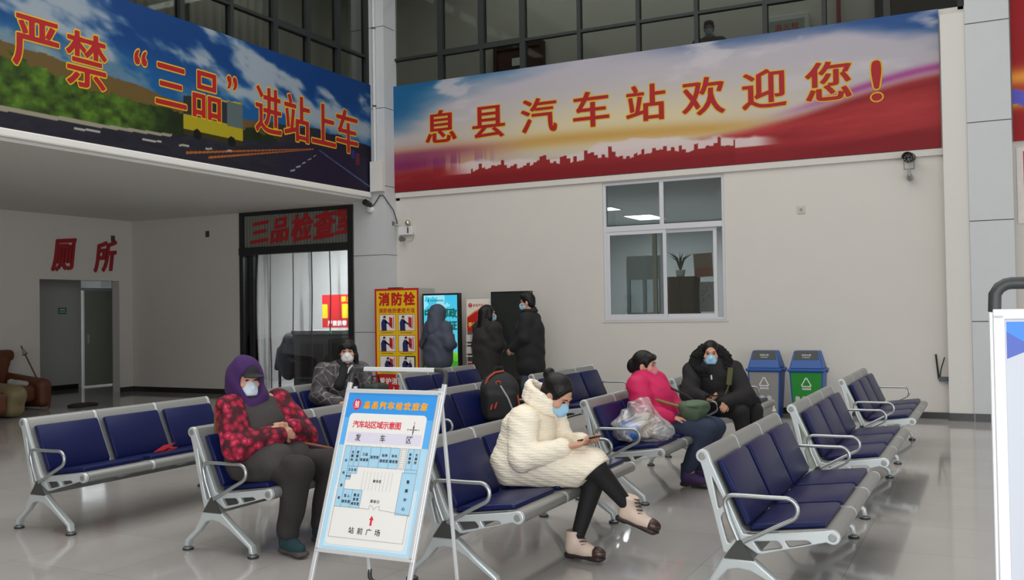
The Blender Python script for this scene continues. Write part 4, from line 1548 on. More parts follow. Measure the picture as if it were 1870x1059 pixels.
top, bot = 0.345, 0.475
room(0.08, top, 0.15, 0.735)
for ch, b in (('出', .44), ('站', .52), ('通', .60), ('道', .68)):
    lab(ch, 0.115, b, 0.016)
room(0.15, top, 0.205, bot)
lab('女厕所', 0.178, 0.41, 0.017, 1.25, True)
room(0.205, top, 0.265, bot)
lab('男厕所', 0.235, 0.41, 0.017, 1.25, True)
for a0, a1, l1, l2 in ((.265, .375, '三品', '检查室'), (.375, .485, '', '监控室'), (.485, .595, '站务', '值班室'), (.595, .70, '站长', '值班室')):
    room(a0, top, a1, bot)
    if l1:
        lab(l1, (a0 + a1) / 2, 0.395, 0.017, 1.1)
        lab(l2, (a0 + a1) / 2, 0.43, 0.017, 1.1)
    else:
        lab(l2, (a0 + a1) / 2, 0.41, 0.017, 1.1)
for k in range(9):
    s.line([pt(0.72, top + .01 + k * .014), pt(0.765, top + .01 + k * .014)], 0.001, I_line, 6)
room(0.715, top, 0.77, bot, False)
room(0.785, top, 0.85, bot)
lab('男厕所', 0.818, 0.405, 0.016, 1.3, True)
room(0.85, top, 0.92, bot)
lab('女厕所', 0.886, 0.405, 0.016, 1.3, True)
room(0.785, bot, 0.92, 0.495)
room(0.765, 0.495, 0.92, 0.755)
for ch, b in (('售', .55), ('票', .605), ('中', .66), ('心', .715)):
    lab(ch, 0.845, b, 0.02)
room(0.15, bot, 0.262, 0.52)
lab('卫生间', 0.206, 0.498, 0.016, 1.2)
room(0.15, 0.52, 0.20, 0.56)
lab('医务室', 0.175, 0.54, 0.011, 1.0)
room(0.15, 0.622, 0.255, 0.735)
lab('军人', 0.203, 0.665, 0.018, 1.2)
lab('候车室', 0.203, 0.70, 0.018, 1.05)
room(0.255, 0.622, 0.365, 0.735)
lab('重点', 0.31, 0.655, 0.017, 1.2)
lab('旅客', 0.31, 0.682, 0.017, 1.2)
lab('候车室', 0.31, 0.709, 0.017, 1.05)
for k in range(9):
    a = 0.345 + k * 0.04
    s.line([pt(a, 0.50), pt(a, 0.62)], 0.0022, I_grey, 4)
lab('候车区', 0.51, 0.56, 0.016, 1.15)
lab('进站口', 0.525, 0.685, 0.017, 1.2)
s.line([pt(0.08, 0.735), pt(0.475, 0.735), pt(0.475, 0.712)], 0.0014, I_line, 6)
s.line([pt(0.585, 0.712), pt(0.585, 0.735), pt(0.92, 0.752)], 0.0014, I_line, 6)
s.line([pt(0.475, 0.712), pt(0.505, 0.716), pt(0.53, 0.735), pt(0.555, 0.716), pt(0.585, 0.712)], 0.0014, I_line, 6)
for a in (.10, .28, .33, .42, .46, .53, .57, .64):
    s.line([pt(a, top), pt(a + .008, top - .012), pt(a + .02, top - .002)], 0.0010, I_grey, 6)
s.line([pt(0.08, 0.735), pt(0.08, 0.925), pt(0.905, 0.925), pt(0.905, 0.752)], 0.0014, I_line, 6)
ax_, ay_ = pt(0.525, 0.80)
s.poly([(ax_ - 0.006, ay_ - 0.03), (ax_ + 0.006, ay_ - 0.03), (ax_ + 0.006, ay_), (ax_ + 0.014, ay_), (ax_, ay_ + 0.022), (ax_ - 0.014, ay_), (ax_ - 0.006, ay_)], I_red, 6)
s.text('站前广场', *pt(0.47, 0.875), 0.037, I_dark, 1.5, 6, bold=0.012)
s.build('printed_plan', root)

root, s, w, h = stand('display_stand', 'white framed display stand cut off by the right edge of the picture', (0.385, 2.85, 1.592), (1, 0.03, 0), (0.385, 2.74, 0), (0.39, 3.25, 0), 0.385, 0.052, 0.93, 0.0145)
s.rect(0, 0, w, h, mat('sheet_white', rgb(184, 188, 197), 0.45), 0)
s.poly([(0.004, h - 0.006), (w, h - 0.006), (w, h - 0.25), (0.068, h - 0.074), (0.004, h - 0.032)], mat('sheet_blue', rgb(40, 122, 210), 0.45), 1)
s.poly([(0.004, h - 0.032), (0.068, h - 0.074), (0.004, h - 0.103)], mat('sheet_deep_blue', rgb(60, 84, 172), 0.45), 2)
s.poly([(0.0, 0), (0.0, 0.45), (0.05, 0.30), (0.3, 0)], mat('sheet_blue_low', rgb(110, 160, 220), 0.45), 1)
s.build('printed_sheet', root)


# ------------------------------------------------------------------ cabinets and kiosks along the back wall
M_yel = mat('cabinet_yellow', rgb(236, 196, 22), 0.45)
M_cred = mat('cabinet_red', rgb(196, 30, 34), 0.45)
M_fig = mat('figure_navy', rgb(34, 40, 92), 0.5)
M_skinp = mat('figure_skin', rgb(216, 176, 150), 0.5)
M_cab = mat('cabinet_grey', rgb(178, 176, 172), 0.5)
t = thing('fire_hydrant_cabinet', 'tall grey cabinet with a yellow fire hydrant instruction panel', 'cabinet', (-9.315, 13.30, 0))
MB().box(0, 0.875, 0.0, 0.50, 0.0, 1.925).build('body', M_cab, t, bevel=0.006)
s = Sheet((0, -0.001, 0), (1, 0, 0), (0, 0, 1), 0.0008)
s.rect(0.0, 0.02, 0.875, 1.925, M_cred, 0)
s.rect(0.035, 0.5, 0.84, 1.89, M_yel, 1)
s.text('消防栓', 0.44, 1.745, 0.225, M_cred, 1.10, 3, bold=0.045)
s.text('消防栓的使用方法', 0.44, 1.555, 0.085, M_cred, 1.06, 3, bold=0.03)
for r_ in range(3):
    for c_ in range(2):
        x0, z0 = 0.10 + c_ * 0.38, 1.225 - r_ * 0.345
        s.rect(x0 - .008, z0 - .008, x0 + .318, z0 + .268, M_cred, 2)
        s.rect(x0, z0, x0 + .31, z0 + .26, I_white, 3)
        fx = x0 + (0.09, 0.08, 0.08, 0.13, 0.15, 0.12)[r_ * 2 + c_]
        s.poly([(fx - .055, z0), (fx + .05, z0), (fx + .045, z0 + .10), (fx + .06, z0 + .15), (fx + .02, z0 + .19), (fx - .03, z0 + .19), (fx - .06, z0 + .13)], M_fig, 5)
        s.line([(fx + .03, z0 + .15), (fx + .10, z0 + .11)], 0.028, M_fig, 5)
        s.disc(fx + .01, z0 + .21, .026, M_skinp, 6)
        s.poly([(fx - .022, z0 + .21), (fx + .036, z0 + .215), (fx + .03, z0 + .245), (fx - .01, z0 + .245)], I_dark, 7)
        s.poly([(x0 + .19, z0 + .07), (x0 + .255, z0 + .03), (x0 + .255, z0 + .21), (x0 + .19, z0 + .23)], M_cred, 4)
        s.rect(x0 + .27, z0 + .03, x0 + .285, z0 + .24, M_cred, 4)
        s.line([(x0 + .20, z0 + .10), (x0 + .25, z0 + .10)], .01, I_dark, 5)
        for k in range(9):
            s.rect(x0 + .03 + k * .026, z0 - .045, x0 + .048 + k * .026, z0 - .028, mat('caption_olive', rgb(120, 100, 20), 0.5), 2)
s.rect(0.61 - .01, 0.86 - .345 - .0, 0.80, 0.545 + .26, I_dark, 4)
s.rect(0.625, 0.535, 0.775, 0.785, I_white, 5)
s.poly([(0.65, .535), (.74, .535), (.73, .66), (.71, .70), (.68, .70), (.65, .64)], M_fig, 6)
s.disc(.70, .72, .024, M_skinp, 7)
s.text('爱护消防设施', 0.44, 0.38, 0.115, I_white, 1.05, 3, bold=0.03)
s.text('人人有责', 0.44, 0.23, 0.115, I_white, 1.3, 3, bold=0.03)
s.build('instruction_panel', t)
x = MB().box(0.2, 0.42, 0.1, 0.24, 1.925, 1.945).build('cover_plate', M_mull, t)


def screen_art(u, v):
    one = np.ones_like(u)
    c = np.outer(one, (104, 214, 232)).astype(float)
    c = mixc(c, (60, 186, 224), v)
    n = fbm(u * 4, v * 7, 61)
    c = mixc(c, (214, 244, 248), (n > 0.58) * (v > 0.5) * 0.55)
    hill = 0.18 + 0.07 * np.sin(u * 3.2 - 0.3)
    c = np.where((v < hill).reshape(-1, 1), np.array((96, 190, 40)), c)
    c = mixc(c, (150, 214, 60), (v < hill) * sstep(0.0, 0.2, v - hill + 0.12))
    c = mixc(c, (40, 130, 40), (v < 0.08 + 0.04 * n) * 0.6)
    return c


t = thing('screen_kiosk', 'standing digital screen kiosk showing a cyan picture with a green hill', 'screen', (-8.385, 13.32, 0))
MB().box(0, 0.69, 0, 0.10, 0.0, 1.825).build('body', M_black, t, bevel=0.006)
MB().box(-0.03, 0.72, -0.08, 0.22, 0.0, 0.04).build('base', M_black, t)
p = picture('screen', (0.03, -0.003, 0.62), (1, 0, 0), (0, 0, 1), 0.63, 1.175, 60, 110, screen_art, attr_mat('lit_screen', 0.2, 0.5, 0.55), t, 0.003)
M_teal = mat('screen_text_green', rgb(20, 110, 100), 0.4, emit=rgb(20, 110, 100), estr=0.3)
s = Sheet((0.03, -0.0035, 0.62), (1, 0, 0), (0, 0, 1))
s.text('中国邮政', 0.315, 0.88, 0.155, M_teal, 1.0, 1, bold=0.05)
s.text('质量保证', 0.315, 0.68, 0.155, M_teal, 1.0, 1, bold=0.05)
s.rect(0.36, 0.50, 0.58, 0.54, M_teal, 1)
s.rect(0.40, 0.45, 0.58, 0.465, M_teal, 1)
s.rect(0.08, 1.07, 0.10, 1.11, M_teal, 1)
for k in range(8):
    s.rect(0.13 + k * .032, 1.075, 0.152 + k * .032, 1.10, mat('screen_text_pale', rgb(84, 170, 170), .4), 1)
s.build('screen_text', t)

t = thing('phone_charging_station', 'narrow red and white phone charging stand with hanging cables', 'charging station', (-7.585, 13.34, 0))
MB().box(0, 0.46, 0.02, 0.30, 0, 1.72).build('body', M_whiteplastic, t, bevel=0.008)
s = Sheet((0, 0.0195, 0), (1, 0, 0), (0, 0, 1), 0.0008)
s.rect(0.02, 1.28, 0.445, 1.71, mat('cream_print', rgb(236, 228, 214), .5), 0)
s.poly([(0.02, 1.20), (0.445, 1.20), (0.445, 1.615), (0.30, 1.585), (0.16, 1.53), (0.02, 1.44)], I_orange, 1)
s.poly([(0.02, 1.20), (0.445, 1.20), (0.445, 1.59), (0.30, 1.56), (0.16, 1.505), (0.02, 1.415)], M_cred, 2)
s.disc(0.08, 1.62, 0.036, M_cred, 2)
s.rect(0.065, 1.60, 0.095, 1.607, I_white, 3)
s.rect(0.065, 1.63, 0.095, 1.637, I_white, 3)
s.text('息县汽车站', 0.25, 1.62, 0.046, M_cred, 1.1, 2, bold=.02)
s.text('手机充电站', 0.235, 1.31, 0.078, I_yellow, 1.02, 3, bold=.04)
s.rect(0.02, 0.72, 0.445, 1.20, mat('shelf_brown', rgb(104, 88, 76), .5), 0)
s.rect(0.02, 0.05, 0.43, 0.70, M_cred, 1)
s.text('请妥善保管', 0.225, 0.63, 0.05, I_yellow, 1.05, 2, bold=.02)
s.text('您的手机', 0.225, 0.565, 0.05, I_yellow, 1.05, 2, bold=.02)
for z in (0.48, 0.45, 0.40, 0.37, 0.30, 0.27):
    s.rect(0.06, z, 0.38, z + 0.014, I_orange, 2)
s.text('充电', 0.225, 0.17, 0.09, I_yellow, 1.2, 2, bold=.03)
s.build('printed_front', t)
for z in (0.80, 0.99):
    MB().box(0.02, 0.445, -0.04, 0.02, z, z + 0.02).build('shelf', M_whiteplastic, t)
    MB().box(0.03, 0.11, -0.045, 0.018, z + 0.05, z + 0.16).build('socket_box', M_whiteplastic, t)
M_cable = mat('cream_cable', rgb(206, 190, 160), .5)
for k in range(11):
    z = (1.17, 0.97)[k % 2]
    x = 0.13 + 0.028 * k
    ln = 0.12 + 0.09 * random.random()
    MB().tube([(x, 0.01, z), (x + .01, -0.05, z - .03), (x + .004 * random.randint(-2, 2), -0.055, z - ln), (x + .012, -0.055, z - ln - .05)], 0.006, 6).build('charging_cable', M_cable, t)

t = thing('black_kiosk', 'black glossy upright kiosk with a dark screen, behind the standing pair', 'kiosk', (-7.10, 13.30, 0))
MB().box(0, 0.685, 0, 0.12, 0.04, 1.83).build('body', mat('black_kiosk_shell', rgb(26, 27, 28), .35), t, bevel=0.006)
MB().box(0.02, 0.665, -0.004, 0.0, 0.45, 1.80).build('screen', mat('dark_screen_glass', rgb(40, 44, 43), .06, spec=.6), t)
MB().box(-0.02, 0.70, -0.1, 0.25, 0.0, 0.04).build('base', M_black, t)
# things in the inspection room
t = thing('x_ray_machine', 'dark baggage scanner with a green light inside the inspection room', 'machine', (-11.65, 15.1, 0))
MB().box(-0.62, 0.55, -0.35, 1.2, 0.1, 1.12).build('body', mat('scanner_grey', rgb(70, 70, 68), .5), t, bevel=0.02)
MB().box(-0.66, 0.59, -0.38, 1.24, 1.12, 1.20).build('top_cover', mat('scanner_light_grey', rgb(128, 128, 124), .5), t, bevel=0.01)
MB().box(-0.45, 0.1, -0.36, -0.349, 0.2, 0.95).build('tunnel_flap', M_black, t)
MB().box(0.15, 0.5, -0.36, -0.349, 0.2, 0.95).build('front_panel', mat('scanner_panel', rgb(48, 48, 46), .5), t)
MB().ball((0.31, -0.385, 1.165), 0.018).build('indicator_lamp', mat('green_led', (0, .8, .1), .4, emit=(0.05, 1.0, 0.15), estr=4), t)
MB().box(-0.6, 0.5, -0.3, 1.1, 0, 0.1).build('plinth', M_black, t)
s = Sheet((-12.88, 16.45, 1.22), (1, 0, 0), (0, 0, 1))
s.rect(0, 0, 0.78, 0.70, M_cred, 0)
s.rect(0.0, 0.20, 0.14, 0.50, M_yel, 1)
s.rect(0.52, 0.20, 0.78, 0.50, M_yel, 1)
s.text('禁止', 0.63, 0.60, 0.13, M_yel, 1.05, 2, bold=.03)
s.text('严禁携带', 0.39, 0.09, 0.12, I_white, 1.05, 2, bold=.03)
tag(s.build('warning_poster', solid=0.01), 'red and yellow warning poster behind the strip curtain', 'poster')
t = thing('coat_stand', 'dark coat hung on a chair behind the strip curtain', 'coat', (-12.6, 15.0, 0))
S = Solid()
S.ell((0, 0, 0.62), (0.24, 0.20, 0.42), .05).ell((0.05, 0, 1.0), (0.17, 0.13, 0.16), .05).cap((-.2, 0, .8), (-.28, -.02, .45), .08, .06, .04)
solid_obj('coat', S, 0.02, mat('dark_coat_cloth', rgb(58, 62, 70), .9), t)
MB().box(-.25, .25, -.02, .02, .3, .36).box(-.25, -.21, -.02, .02, 0, .8).box(.21, .25, -.02, .02, 0, .8).build('chair_frame', M_mull, t)
area_light('inspection_room_lamp', (-12.2, 15.6, 3.4), (-12.2, 15.6, 0), 1.6, 1.0, 420)

# ------------------------------------------------------------------ bins
M_binblue = mat('bin_blue', rgb(34, 84, 156), 0.4)
M_bingrey = mat('bin_grey_panel', rgb(142, 142, 140), 0.45)
M_bingreen = mat('bin_green_panel', rgb(34, 138, 48), 0.42)
M_flap = mat('bin_flap', rgb(52, 58, 54), 0.45)


def frus(mb, x0, x1, y0, y1, z0, X0, X1, Y0, Y1, z1):
    v = [(x0, y0, z0), (x1, y0, z0), (x1, y1, z0), (x0, y1, z0), (X0, Y0, z1), (X1, Y0, z1), (X1, Y1, z1), (X0, Y1, z1)]
    return mb.add(v, [(0, 3, 2, 1), (4, 5, 6, 7), (0, 1, 5, 4), (1, 2, 6, 5), (2, 3, 7, 6), (3, 0, 4, 7)])


def make_bin(x, y, label, panel, words):
    t = thing('swing_lid_bin', label, 'bin', (x, y, 0), 0, 'pair of recycling bins by the back wall')
    frus(MB(), -.185, .185, -.125, .155, 0, -.222, .222, -.17, .19, .645).build('body', M_binblue, t, bevel=.012)
    mb = MB()
    mb.add([(-.168, -.1275, .02), (.168, -.1275, .02), (.2, -.1725, .635), (-.2, -.1725, .635), (-.168, -.12, .02), (.168, -.12, .02), (.2, -.165, .635), (-.2, -.165, .635)],
           [(0, 1, 2, 3), (7, 6, 5, 4), (0, 4, 5, 1), (1, 5, 6, 2), (2, 6, 7, 3), (3, 7, 4, 0)])
    pn = mb.build('front_panel', panel, t)
    sl = Vector((0, -.045, .615)).normalized()
    s = Sheet(Vector((0, -.128, .02)) + Vector((0, -.0008, 0)), (1, 0, 0), sl, .0006)
    a = [(-.068, .43), (.068, .43), (0, .555)]
    for p, q in zip(a, a[1:] + a[:1]):
        p, q = Vector(p), Vector(q)
        s.line([p.lerp(q, .10), p.lerp(q, .80)], .013, I_white, 1)
        d = (q - p).normalized()
        n = Vector((-d.y, d.x))
        e = p.lerp(q, .80)
        s.poly([e - n * .015, e + n * .015, e + d * .022], I_white, 1)
    s.text(words, 0, .395, .030, I_white, 1.0, 1, bold=.03)
    for k in range(3):
        s.poly(rounded([(-.15 + k * .09, .22), (-.09 + k * .09, .22), (-.085 + k * .09, .29), (-.145 + k * .09, .30)], .02), mat('bin_icon', rgb(196, 200, 198), .5), 1)
    s.poly(rounded([(.09, .08), (.15, .08), (.15, .10), (.13, .13), (.13, .16), (.11, .16), (.11, .12)], .01), I_white, 1)
    s.build('panel_print', pn)
    MB().box(-.243, .243, -.195, .215, .645, .685).build('rim', M_binblue, t, bevel=.01)
    for sx_ in (-1, 1):
        MB().box(sx_ * .25 - .014, sx_ * .25 + .014, -.03, .03, .63, .675).build('latch', M_binblue, t, bevel=.004)
    frus(MB(), -.222, .222, -.175, .195, .685, -.165, .165, -.09, .10, .925).build('lid', M_binblue, t, bevel=.014)
    # flap on the sloping front of the lid
    f0, f1 = Vector((0, -.175, .685)), Vector((0, -.09, .925))
    d = (f1 - f0).normalized()
    n = Vector((0, -d.z, d.y))
    mb = MB()
    A, B = f0 + d * .125 + n * .003, f0 + d * .252 + n * .003
    mb.add([A + Vector((-.165, 0, 0)), A + Vector((.165, 0, 0)), B + Vector((.148, 0, 0)), B + Vector((-.148, 0, 0)),
            A + Vector((-.165, 0, 0)) - n * .006, A + Vector((.165, 0, 0)) - n * .006, B + Vector((.148, 0, 0)) - n * .006, B + Vector((-.148, 0, 0)) - n * .006],
           [(0, 1, 2, 3), (7, 6, 5, 4), (0, 4, 5, 1), (1, 5, 6, 2), (2, 6, 7, 3), (3, 7, 4, 0)])
    fl = mb.build('flap', M_flap, t)
    s = Sheet(A + n * .0008, (1, 0, 0), d, .0006)
    s.text('垃圾分类', 0, .066, .030, mat('flap_print', rgb(176, 184, 180), .5), 1.05, 1, bold=.03)
    s.rect(-.05, .03, .05, .038, mat('flap_print', rgb(176, 184, 180), .5), 1)
    s.build('flap_print', fl)
    return t


make_bin(-2.835, 13.37, 'blue lidded bin with a grey front panel, left of the green one', M_bingrey, '其他垃圾')
make_bin(-2.275, 13.37, 'blue lidded bin with a bright green front panel', M_bingreen, '可回收物')

# ------------------------------------------------------------------ small fittings on walls and column
t = thing('bullet_camera', 'dark bullet camera with a brown hood on the wall below the welcome banner', 'camera', (-0.975, YW - 0.035, 3.20))
MB().lathe([(.045, 0), (.045, -.02), (.02, -.03)], (0, 0, .04), 14, axis='y').build('wall_plate', M_steel, t)
MB().tube([(0, 0, .04), (0, -.07, .02), (0, -.12, .06), (0, -.12, .14)], [.022, .03, .026, .014], 10).build('bracket_arm', M_steel, t, smooth=True)
MB().bar((-.062, -.12, .14), (-.062, -.15, .30), .006, .02).bar((.062, -.12, .14), (.062, -.15, .30), .006, .02).bar((-.062, -.12, .14), (.062, -.12, .14), .02, .006).build('yoke', M_darkgrey, t)
cb = MB().tube([(0.02, -.02, .305), (-0.005, -.20, .278)], .062, 18).build('camera_body', M_black, t)
MB().lathe([(.026, 0), (.026, .004), (.01, .006)], (-.006, -.203, .276), 14, axis='y').build('lens', mat('lens_glass', rgb(14, 14, 18), .08), cb)
ld = mat('infrared_led', rgb(150, 156, 150), .3)
for k in range(8):
    a = k * math.pi / 4 + .4
    MB().ball((-.006 + .042 * math.cos(a), -.203, .276 + .042 * math.sin(a)), .008, 8, 5).build('infrared_lamp', ld, cb)
pts = [(.076 * math.cos(math.radians(d)), .076 * math.sin(math.radians(d))) for d in range(-10, 191, 12)]
v, f = outline_mesh([thick_path(pts, .006)], .25, 0)
MB().add([(a - .004 + c * .05, -.13 + c, b + .292 + c * .09) for a, b, c in v], f).build('sun_hood', mat('brown_hood', rgb(98, 74, 62), .5), t)

t = thing('emergency_light', 'white twin head emergency light on the back wall near the corner', 'lamp', (-9.06, YW, 2.95))
MB().box(-.14, .14, -.07, 0, -.09, .06).build('battery_box', M_whiteplastic, t, bevel=.008)
MB().box(.05, .075, -.074, -.069, -.06, .04).build('indicator_strip', M_flap, t)
for (c, e) in (((-.24, -.09, .12), (-.10, -.035, .06)), ((-0.03, -.09, -.16), (-.03, -.035, -.08))):
    hd_ = MB().tube([Vector(c) + Vector((0, -.05, 0)), Vector(c) + Vector((0, .03, 0))], [.05, .035], 14).build('lamp_head', mat('grey_lamp_head', rgb(104, 102, 94), .4), t, smooth=True)
    MB().tube([c, e], .014, 8).build('lamp_neck', M_steel, hd_)
MB().ball((.055, -.06, .115), (.05, .05, .055)).build('lamp_ball', mat('chrome_lamp', rgb(196, 190, 176), .15, metal=.9), t, smooth=True)
MB().tube([(.13, -.02, -.03), (.16, -.02, -.10), (.11, -.02, -.19), (0.02, -.03, -.20)], .004, 6).build('lead', M_steel, t)

t = thing('dome_camera', 'small black and white camera on the clad column under the soffit', 'camera', (-9.58, 13.6, 3.36))
MB().lathe([(.07, 0), (.07, .03), (.045, .06)], (0, 0, -.05), 16, axis='y').build('base', M_whiteplastic, t, smooth=True)
MB().tube([(0.0, -.06, -.03), (0.01, -.12, .03)], [.03, .03], 10).build('neck', M_whiteplastic, t)
MB().tube([(0.015, -.05, .02), (0.02, -.20, .06)], [.05, .055], 14).build('camera_body', M_black, t, smooth=True)
tag(MB().tube([(-9.53, 13.57, 3.35), (-9.45, 13.585, 3.45), (-9.38, 13.585, 3.54), (-9.30, 13.58, 3.53), (-9.255, 13.6, 3.45), (-9.25, 13.80, 3.30), (-9.245, 13.9, 3.10), (-9.25, 13.905, 3.06)], .009, 6).build('loose_cable', M_darkgrey),
    'loose dark cable draped round the top of the clad column', 'cable')
tag(MB().box(-9.525, -9.28, 13.50, 13.598, 3.60, 4.12).build('trunking_box', M_pilaster, bevel=.006), 'pale box where the two banners meet in the corner', 'box')
t = thing('conduit', 'slim pale pipe running up the corner between the two banners', 'pipe', (-9.46, 13.57, 4.12))
MB().tube([(0, 0, 0), (0, 0, 4.4)], .028, 10).build('pipe', M_panel, t)
for z in (0.95, 2.3):
    MB().lathe([(.033, 0), (.033, .03)], (0, 0, z), 12).build('coupling', M_darkgrey, t)
for (loc, ax, l) in (((XT + .006, 13.45, 3.09), 'x', 'small dark square fitting on the wall beside the red toilet characters'),
                     ((-13.68, YW - .006, 3.11), 'y', 'small dark square fitting high on the plain wall left of the glazed door')):
    mb = MB()
    mb.box(-.006 if ax == 'x' else -.045, .006 if ax == 'x' else .045, -.045 if ax == 'x' else -.006, .045 if ax == 'x' else .006, -.06, .06)
    o = mb.build('junction_box', M_darkgrey, loc=loc)
    tag(o, l, 'junction box')
t = thing('wall_socket', 'small beige plate high on the wall right of the window', 'socket', (-2.417, YW, 2.895))
MB().box(-.055, .055, -.012, 0, -.055, .055).build('plate', mat('beige_plate', rgb(190, 184, 168), .5), t, bevel=.004)
MB().box(-.02, .02, -.015, -.012, -.02, .02).build('outlet', mat('beige_outlet', rgb(150, 142, 126), .5), t)
t = thing('wall_hook', 'black hooked bracket on a grey plate low on the wall by the cream pilaster', 'hook', (-0.65, YW, 0.50))
MB().box(-.03, .085, -.05, 0, -.0, .06).build('plate', mat('grey_bracket', rgb(70, 84, 92), .5), t)
MB().tube([(-.03, -.03, .03), (-.045, -.05, .20), (-.06, -.04, .36)], .012, 8).tube([(-.02, -.035, .04), (.0, -.06, .16), (.045, -.04, .32)], .007, 8).build('prong', M_black, t, smooth=True)

# ------------------------------------------------------------------ lounge chairs and broom at far left
M_brown = mat('brown_leather', rgb(96, 52, 28), 0.55, bump=.1, bscale=30)
M_beige = mat('olive_leather', rgb(120, 108, 76), 0.55, bump=.1, bscale=30)
t = thing('massage_armchair', 'brown leather armchair with a tall back against the left wall', 'armchair', (-14.9, 10.40, 0))
S = Solid()
S.box((-.05, 0, .26), (.52, .36, .14), .08, .03)
solid_obj('seat', S, .018, M_brown, t)
S = Solid()
S.box((-.50, 0, .60), (.15, .46, .34), .10, .03).box((-.52, .46, .88), (.12, .14, .10), .08, .06).box((-.52, -.46, .88), (.12, .14, .10), .08, .06)
S.box((-.50, 0, .80), (.14, .50, .14), .10, .05)
solid_obj('backrest', S, .018, M_brown, t)
for sy in (-1, 1):
    S = Solid()
    S.box((.05, sy * .47, .25), (.52, .13, .23), .10, .04).cap((-.45, sy * .46, .46), (.42, sy * .47, .37), .13, .13, .05)
    solid_obj('armrest', S, .018, M_brown, t)
t = thing('lounge_chair', 'lounge chair with an olive armrest at the left edge, in front of the brown armchair', 'armchair', (-13.80, 9.27, 0))
S = Solid()
S.box((0, .40, .24), (.40, .16, .23), .12, .04).cap((-.30, .40, .38), (.30, .42, .34), .16, .16, .05)
solid_obj('armrest', S, .018, M_beige, t)
S = Solid()
S.box((.0, -.06, .24), (.42, .28, .17), .08, .04)
solid_obj('seat', S, .018, M_brown, t)
S = Solid()
S.box((-.36, -.06, .60), (.11, .36, .32), .09, .04)
solid_obj('backrest', S, .018, M_brown, t)
t = thing('broom', 'thin wooden broom leaning against the back of the brown armchair', 'broom', (-15.05, 11.30, 0))
MB().tube([(.29, -.05, 0), (-.25, -.21, 1.04)], .014, 8).build('handle', mat('broom_wood', rgb(96, 74, 54), .6), t)
MB().tube([(-.17, -.187, .89), (-.215, -.20, .975)], [.05, .02], 8).build('cloth_tuft', mat('pale_tuft', rgb(150, 142, 126), .9), t)
S = Solid()
S.ell((-14.60, 10.50, .44), (.12, .10, .06), .04).ell((-14.52, 10.58, .43), (.07, .07, .05), .03).ell((-14.66, 10.44, .46), (.06, .06, .06), .03)
tag(solid_obj('white_cloth', S, .012, mat('white_rag', rgb(170, 168, 164), .9, bump=.5, bscale=40)), 'crumpled white cloth lying on the seat of the brown armchair', 'cloth')
S = Solid()
S.ell((-14.05, 11.35, .02), (.20, .28, .035), .03).ell((-13.95, 11.15, .02), (.15, .15, .04), .03)
tag(solid_obj('floor_rag', S, .014, mat('dark_rag', rgb(44, 38, 34), .95)), 'dark floor rag lying beside the brown armchair', 'rag')

# ------------------------------------------------------------------ things left on the benches
t = thing('red_packet', 'red paper packet with a white corner on the leftmost bench', 'packet', (-5.985, 5.63, .452), math.radians(25))
MB().obox((0, 0, .006), (.045, 0, 0), (0, .11, 0), (0, 0, .003)).build('sleeve', mat('packet_red', rgb(190, 40, 38), .4), t)
MB().obox((-.01, -.03, .026), (.045, 0, .01), (0, .10, .012), (-.0008, 0, .0035)).build('flap', mat('packet_red_dark', rgb(168, 30, 36), .4), t)
MB().obox((.008, .035, .0402), (.014, 0, .0031), (0, .022, .0026), (0, 0, .0006)).build('label', I_white, t)

M_pack = mat('black_nylon', rgb(28, 28, 30), .7, bump=.2, bscale=120)
M_or = mat('orange_trim', rgb(186, 74, 36), .6)
t = thing('backpack', 'black backpack with orange trim and grey piping on the bench behind the white coat woman', 'backpack', (-4.40, 8.40, .43), math.radians(32))
S = Solid()
S.box((0, 0, .21), (.19, .12, .21), .10, .04).ell((0, .0, .36), (.165, .11, .145), .06).box((0, -.10, .17), (.15, .05, .15), .05, .03)
solid_obj('body', S, .012, M_pack, t)
MB().tube([(-.150, -.075, .37), (-.115, -.075, .445), (-.05, -.06, .495), (.04, -.04, .508)], .009, 8).build('top_trim', M_or, t, smooth=True)
MB().tube([(.0, -.125, .37), (.07, -.155, .25), (.12, -.15, .12)], .009, 8).build('piping', mat('grey_piping', rgb(170, 170, 174), .4), t, smooth=True)
MB().tube([(.17, -.09, .27), (.185, -.085, .17)], .010, 8).build('side_tab', M_or, t, smooth=True)
MB().tube([(-.10, -.152, .14), (-.085, -.155, .19)], .009, 8).tube([(-.06, -.155, .15), (-.04, -.157, .21)], .009, 8).build('zip_pull', mat('zip_red', rgb(210, 70, 50), .4), t)
MB().tube([(-.02 + .022 * math.cos(a), -.113, .395 + .018 * math.sin(a)) for a in [k * math.pi / 6 for k in range(12)]], .006, 8, closed=True).build('badge', M_or, t)
MB().tube([(-.05, .05, .49), (-.03, .05, .54), (.03, .05, .54), (.05, .05, .49)], .01, 8).build('carry_handle', M_pack, t, smooth=True)
for sx_ in (-1, 1):
    MB().tube([(sx_ * .08, .10, .45), (sx_ * .10, .15, .30), (sx_ * .11, .13, .10)], .018, 8).build('shoulder_strap', M_pack, t, smooth=True)


# ------------------------------------------------------------------ people
M_skin = mat('skin', rgb(198, 150, 126), 0.55, spec=.35, noise=.05, nscale=12)
M_hair = mat('black_hair', rgb(17, 14, 14), 0.42, spec=.28, bump=.35, bscale=70)
M_mask = mat('blue_mask_cloth', rgb(150, 196, 222), .7)
M_maskw = mat('white_mask_cloth', rgb(222, 220, 218), .7)
M_maskp = mat('pink_mask_cloth', rgb(206, 112, 126), .7)
M_eye = mat('dark_eye', rgb(26, 18, 16), .2)
M_brow = mat('eyebrow', rgb(44, 32, 28), .8)
M_phone = mat('phone_black', rgb(26, 26, 30), .2)


def frame(F, up_=(0, 0, 1)):
    F = unit(F)
    r = unit(np.cross(F, up_))
    return np.stack([r, F, np.cross(r, F)], 1)


